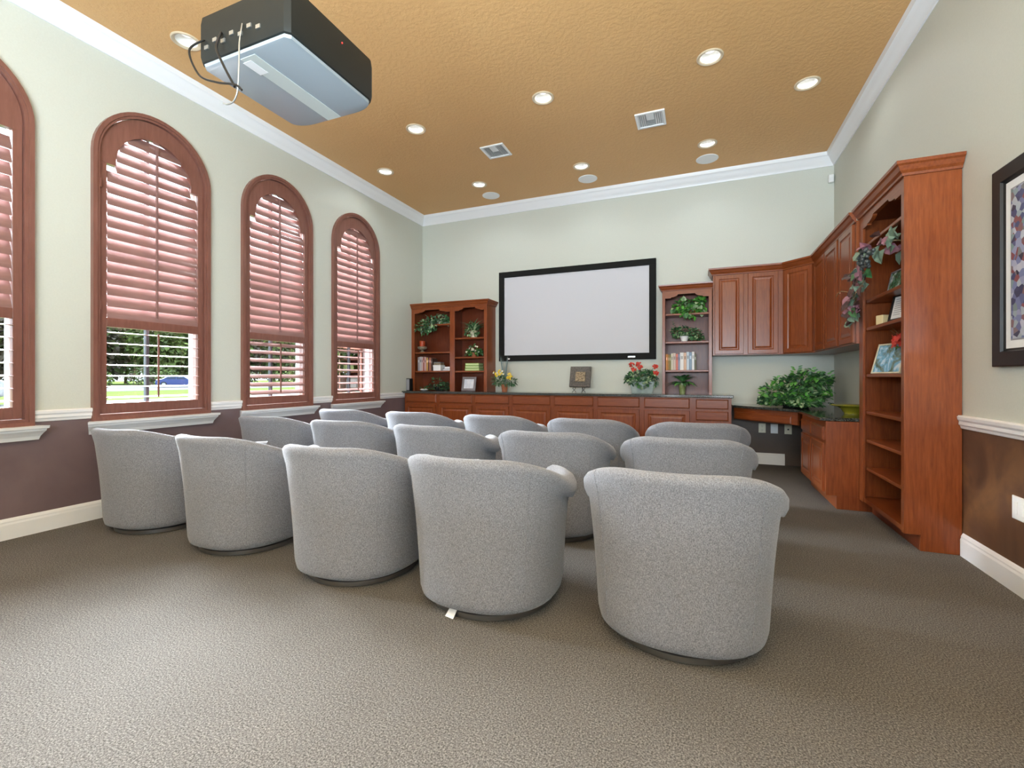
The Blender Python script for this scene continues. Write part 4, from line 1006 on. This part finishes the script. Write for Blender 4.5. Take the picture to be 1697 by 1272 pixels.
def make_chair(label):
    t = thing('barrel_chair', label, 'armchair', (0,0,0), 0, 'grey barrel swivel chairs')
    MX = R(142)
    m = MB(); secs = [chair_section(p) for p in ph_list(73, MX)]
    m.loft(secs, True, True, False)
    # close the underside strip between outer foot and inner lining
    n = len(secs[0])
    sh = obj('back_shell', m, M['fabric'], t, smooth=70)
    # front rail under the cushion, between the arms
    m = MB(); fr = []
    for z, o in ((.047,-.07),(.047,-.03),(.058,-.008),(.09,0),(.18,.0),(.27,.0),(.285,-.012),(.29,-.04)):
        ring = []
        for k in range(41):
            ph = 2*PI*k/41; s_, c_ = math.sin(ph), -math.cos(ph); r0 = 1/((abs(s_/.345)**2.4+abs(c_/.352)**2.4)**(1/2.4))
            ring.append(((r0+o-.008)*s_, (r0+o-.008)*c_, z))
        fr.append(ring)
    m.loft(fr, True, True); obj('seat_base', m, M['fabric'], t, smooth=60)
    m = MB(); fr = []
    for z, o in ((.292,-.05),(.30,-.02),(.32,0),(.38,.004),(.42,-.004),(.44,-.03),(.452,-.09),(.455,-.16)):
        ring = []
        for k in range(48):
            ph = 2*PI*k/48; s_, c_ = math.sin(ph), -math.cos(ph); e = 3.2; r0 = 1/((abs(s_/.245)**e+abs(c_/.30)**e)**(1/e))
            ring.append((max(r0+o,.02)*s_, max(r0+o,.02)*c_+.065, z))
        fr.append(ring)
    m.loft(fr, True, True); obj('seat_cushion', m, M['fabric'], t, smooth=60)
    m = MB(); m.lathe([(.318,0),(.326,.004),(.326,.028),(.316,.036),(.12,.040),(.12,.047)], 48); obj('swivel_base', m, M['chrome'], t, smooth=40)
    for sg in (-1, 1):
        m = MB(); sec = chair_section(sg*R(47))
        m.tube([Vector(p)+Vector((p[0],p[1],0)).normalized()*.0004 for p in sec[3:14]], .0022, 6)
        obj('seam_piping', m, M['fabric'], sh, smooth=60)
    return t
ROWS = ['in the row nearest the camera', 'in the middle row', 'in the row nearest the screen']
SPOTS = [[(-3.97,2.35),(-2.965,2.33),(-1.93,2.28),(-1.04,2.26),(-.09,2.29)],
         [(-3.95,3.52),(-2.965,3.48),(-2.0,3.42),(-1.02,3.385),(-.09,3.385)],
         [(-3.97,4.58),(-2.955,4.55),(-1.92,4.50),(-.975,4.46),(-.035,4.46)]]
SEAT = ['next to the windows', 'second from the windows', 'third from the windows', 'fourth from the windows', 'fifth from the windows at the aisle']
proto = make_chair('grey barrel chair %s, %s' % (ROWS[0], SEAT[0]))
for ri, rn in enumerate(ROWS):
    for ci, ((x, ry), sn) in enumerate(zip(SPOTS[ri], SEAT)):
        lab = 'grey barrel chair %s, %s' % (rn, sn)
        if ri == 0 and ci == 3: lab = 'grey barrel chair with a white tag at its base, in the row nearest the camera'
        rz = [0,0,0,0,0][ci] + R(rnd(-3,3))
        if ri == ci == 0:
            proto.location = (x,ry,0); proto.rotation_euler = (0,0,rz); continue
        c_ = dup(proto, (x,ry,0), rz, lab)
        if ri == 0 and ci == 3:
            m = MB(); m.add([(-.085,-.318,.034),(-.040,-.325,.036),(-.048,-.352,.003),(-.098,-.340,.003),(-.085,-.315,.035),(-.040,-.322,.037),(-.048,-.349,.002),(-.098,-.337,.002)], [(0,1,2,3),(7,6,5,4),(0,3,7,4),(1,5,6,2),(0,4,5,1),(3,2,6,7)])
            obj('tag', m, M['paper'], c_)['label'] = 'white fabric tag'

# ================================================================== outside
GZ = -.03
struct('lawn', MB().quad((-170,-60,GZ),(XL-.2,-60,GZ),(XL-.2,140,GZ),(-170,140,GZ)), M['lawn'])
struct('road', MB().box(-64,-46,-60,140,GZ,GZ+.012), M['asphalt'])
struct('path', MB().box(-28,-22,-60,140,GZ,GZ+.014), M['concrete'])
struct('mulch_ground', MB().box(-78,-66,-60,140,GZ,GZ+.03), M['mulch'])
def tree(x, y, h_, r_, mi, lab, name='tree', n=420):
    t = thing(name, lab, 'tree' if name == 'tree' else 'shrub', (x,y,GZ), 0, 'trees beyond the road' if name == 'tree' else 'shrubs beyond the road')
    if name == 'tree':
        m = MB(); m.tube([(0,0,0),(.1,.1,h_*.25),(0,.2,h_*.5),(.1,0,h_*.7)], [.28,.22,.16,.08], 8); obj('trunk', m, M['bark'], t)
        bl = [((0,0,h_*.52),(r_,r_,h_*.36)),((0,0,h_*.25),(r_,r_,h_*.2)),((r_*.4,r_*.4,h_*.4),(r_*.8,r_*.8,h_*.25)),((-r_*.3,-r_*.5,h_*.45),(r_*.8,r_*.8,h_*.28)),((0,r_*.2,h_*.75),(r_*.7,r_*.7,h_*.22))]
        sz = h_*.066
    else:
        m = MB(); m.tube([(0,0,0),(0,.02,h_*.3),(.02,0,h_*.6)], [.06,.05,.03], 6); obj('trunk', m, M['bark'], t)
        bl = [((0,0,h_*.5),(r_,r_,h_*.45)),((.2*r_,.6*r_,h_*.4),(r_*.6,r_*.6,h_*.35))]; sz = .38
    f = MB(); bunch(f, bl, n, sz, sz*.8, mi, .5, .2, zmin=.1); obj('foliage', f, [M['tree_a'],M['tree_b'],M['tree_c']], t)
TL = ['olive', 'pale green', 'brownish']
for k, y in enumerate((23,29,35,41,47,53,59,65,71,78,86)):
    kk = (2,2,0,2,1,0,1,2,0,1,0)[k]
    tree(-82 - 9*(k % 2), y*(1 if k % 2 == 0 else 1.08), rnd(13,17), 2.75, [[0,0,1],[1,1,0],[2,2,0]][kk], TL[kk]+' tree beyond the road, %s along the row from the left edge' % ('first second third fourth fifth sixth seventh eighth ninth tenth eleventh'.split()[k]), n=1700)
for k, y in enumerate((27,36,45,54,63,72,81,91)):
    tree(-104, y*1.2, rnd(17,20), 3.9, [[0,0,2],[0,1,0]][k % 2], ['dull','deep'][k % 2]+' green tall tree at the very back, %s from the left edge' % ('first second third fourth fifth sixth seventh eighth'.split()[k]), n=1300)
for k, y in enumerate((27,33,38,43,48,54,60,66,73,80)):
    tree(-72+rnd(-1,1), y+rnd(-1,1), rnd(1.8,3.2), rnd(1.5,2.0), [[0,0,1],[1,1,0],[2,0,0]][k % 3], ['dark','bright green','rusty'][k % 3]+' low shrub in the mulch bed outside the windows', 'shrub', 240)
def vehicle(name, label, cat, loc, rz, prof, glassp, wid, mat, wheels, wr):
    t = thing(name, label, cat, loc, rz)
    fn = lambda a, b_, d: (a, d, b_)
    m = MB(); m.prism(prof, fn, -wid/2, wid/2); b_ = obj('body', m, mat, t, bevel=.10, seg=3, smooth=40)
    for s_ in (-1, 1):
        m = MB()
        for gp in glassp: m.prism(gp, fn, s_*(wid/2-.02), s_*(wid/2+.012))
        obj('side_windows', m, M['carglass'], t)
        for wx in wheels:
            m = MB(); m.lathe([(wr*.5,-.1),(wr,-.1),(wr,.1),(wr*.5,.1)], 22); m.v = [(wx+a, s_*(wid/2-.09)+z, wr+b2) for a, b2, z in m.v]
            wl = obj('wheel', m, M['tyre'], t); m = MB(); m.lathe([(wr*.62,-.105),(wr*.62,.105)], 18); m.v = [(wx+a, s_*(wid/2-.09)+z, wr+b2) for a, b2, z in m.v]; obj('hubcap', m, M['metal'], wl)
    return t, b_
carp = [(-2.25,.25),(2.25,.25),(2.3,.62),(2.2,.80),(1.15,.93),(.45,1.40),(-.75,1.45),(-1.6,1.0),(-2.2,.92),(-2.3,.6)]
carg = [[(1.0,.96),(.42,1.32),(-.10,1.35),(-.10,.96)],[(-.18,.96),(-.18,1.35),(-.72,1.37),(-1.35,1.0)]]
vehicle('car', 'blue car parked across the lawn outside the second window', 'car', (-59,36.4,GZ+.012), R(42), carp, carg, 1.8, M['carblue'], (-1.4,1.4), .33)
vanp = [(-2.6,.35),(2.4,.35),(2.5,.8),(2.35,1.05),(1.5,1.15),(.9,1.9),(-2.3,1.98),(-2.62,1.6)]
vang = [[(1.35,1.18),(.85,1.75),(.05,1.78),(.05,1.18)],[(-.1,1.18),(-.1,1.78),(-1.2,1.80),(-1.2,1.18)]]
tv, bv = vehicle('van', 'white van parked outside the window at the left edge', 'van', (-28.8,7.75,GZ+.014), R(70), vanp, vang, 1.9, M['carwhite'], (-1.6,1.6), .38)
m = MB(); m.box(-2.4,-2.1,-.99,-.955,1.02,1.08); m.box(.1,.35,-.99,-.955,1.02,1.08); obj('door_handle', m, M['tyre'], tv)
struct('brick_wall_outside', MB().box(-9.25,-9.0,8.5,10.75,GZ,1.22), M['brick'])
t = thing('porch_column', 'yellow stucco porch column beside the brick wall outside the last window', 'column', (-9.1,10.95,GZ))
m = MB(); m.box(-.2,.2,-.2,.2,0,3.4); obj('shaft', m, M['stucco'], t, bevel=.01); m = MB(); m.box(-.25,.25,-.25,.25,0,.2); m.box(-.25,.25,-.25,.25,3.2,3.4); obj('base_and_cap', m, M['stucco'], t, bevel=.01)

# ================================================================== light
wd = bpy.data.worlds.new('daylight'); SC.world = wd; wd.use_nodes = True
nt = wd.node_tree; bg = nt.nodes['Background']
tc = nt.nodes.new('ShaderNodeTexCoord'); sp = nt.nodes.new('ShaderNodeSeparateXYZ'); nt.links.new(tc.outputs['Generated'], sp.inputs[0])
nt.links.new(ramp(nt, sp.outputs['Z'], [(.0,(.50,.58,.62)),(.12,(.82,.91,1.0)),(1,(.50,.70,1.0))]), bg.inputs['Color'])
bg.inputs['Strength'].default_value = 3.2
def light(name, kind, loc, rot, energy, col=(1,1,1), **k):
    l = bpy.data.lights.new(name, kind); l.energy = energy; l.color = col
    for a, v in k.items(): setattr(l, a, v)
    o = bpy.data.objects.new(name, l); COL.objects.link(o); o.location = loc; o.rotation_euler = rot
    return o
light('hazy_sun', 'SUN', (-20,5,20), Vector((.86,-.22,-.46)).to_track_quat('-Z','Y').to_euler(), 112.0, (.84,.92,1.0), angle=R(42))
for y0, y1 in BAYS+REAR:
    p = light('window_portal', 'AREA', (XL-.09,(y0+y1)/2,2.12), (0,-PI/2,0), 1, shape='RECTANGLE', size=2.65, size_y=.9)
    p.data.cycles.is_portal = True
light('rear_fill_light', 'AREA', (.0,YF+.02,1.35), (PI/2,0,0), 95, (.84,.92,1.0), shape='RECTANGLE', size=2.6, size_y=2.5)  # added fill lamp behind the camera; this wall has no doorway
light('flash_bounce_fill', 'AREA', (-.2,-1.8,1.7), (PI-R(19),0,0), 660, (.70,.86,1.0), shape='RECTANGLE', size=3.6, size_y=1.6)  # added large upward panel, emulates flash and sky bounce off the ceiling
for x, y in LIGHTS[:8]+HID:
    light('downlight_lamp', 'SPOT', (x,y,ZC+.035), (0,0,0), 12, (.90,.95,1.0), spot_size=R(165), spot_blend=.6, shadow_soft_size=.05)

# ================================================================== camera and colour
cam = bpy.data.cameras.new('camera'); co = bpy.data.objects.new('camera', cam); COL.objects.link(co)
co.location = (0,0,EYE); co.rotation_euler = (PI/2,0,.3901)
cam.sensor_width = 36; cam.lens = 757.6/1697*36; cam.shift_y = -(636-625.2)/1697; cam.clip_start = .05; cam.clip_end = 400
SC.camera = co
SC.cycles.use_denoising = True
SC.cycles.max_bounces = 10; SC.cycles.diffuse_bounces = 6; SC.cycles.transparent_max_bounces = 12
SC.view_settings.view_transform = 'Standard'; SC.view_settings.look = 'None'; SC.view_settings.gamma = 1; SC.view_settings.use_curve_mapping = False
SC.view_settings.exposure = 0.35
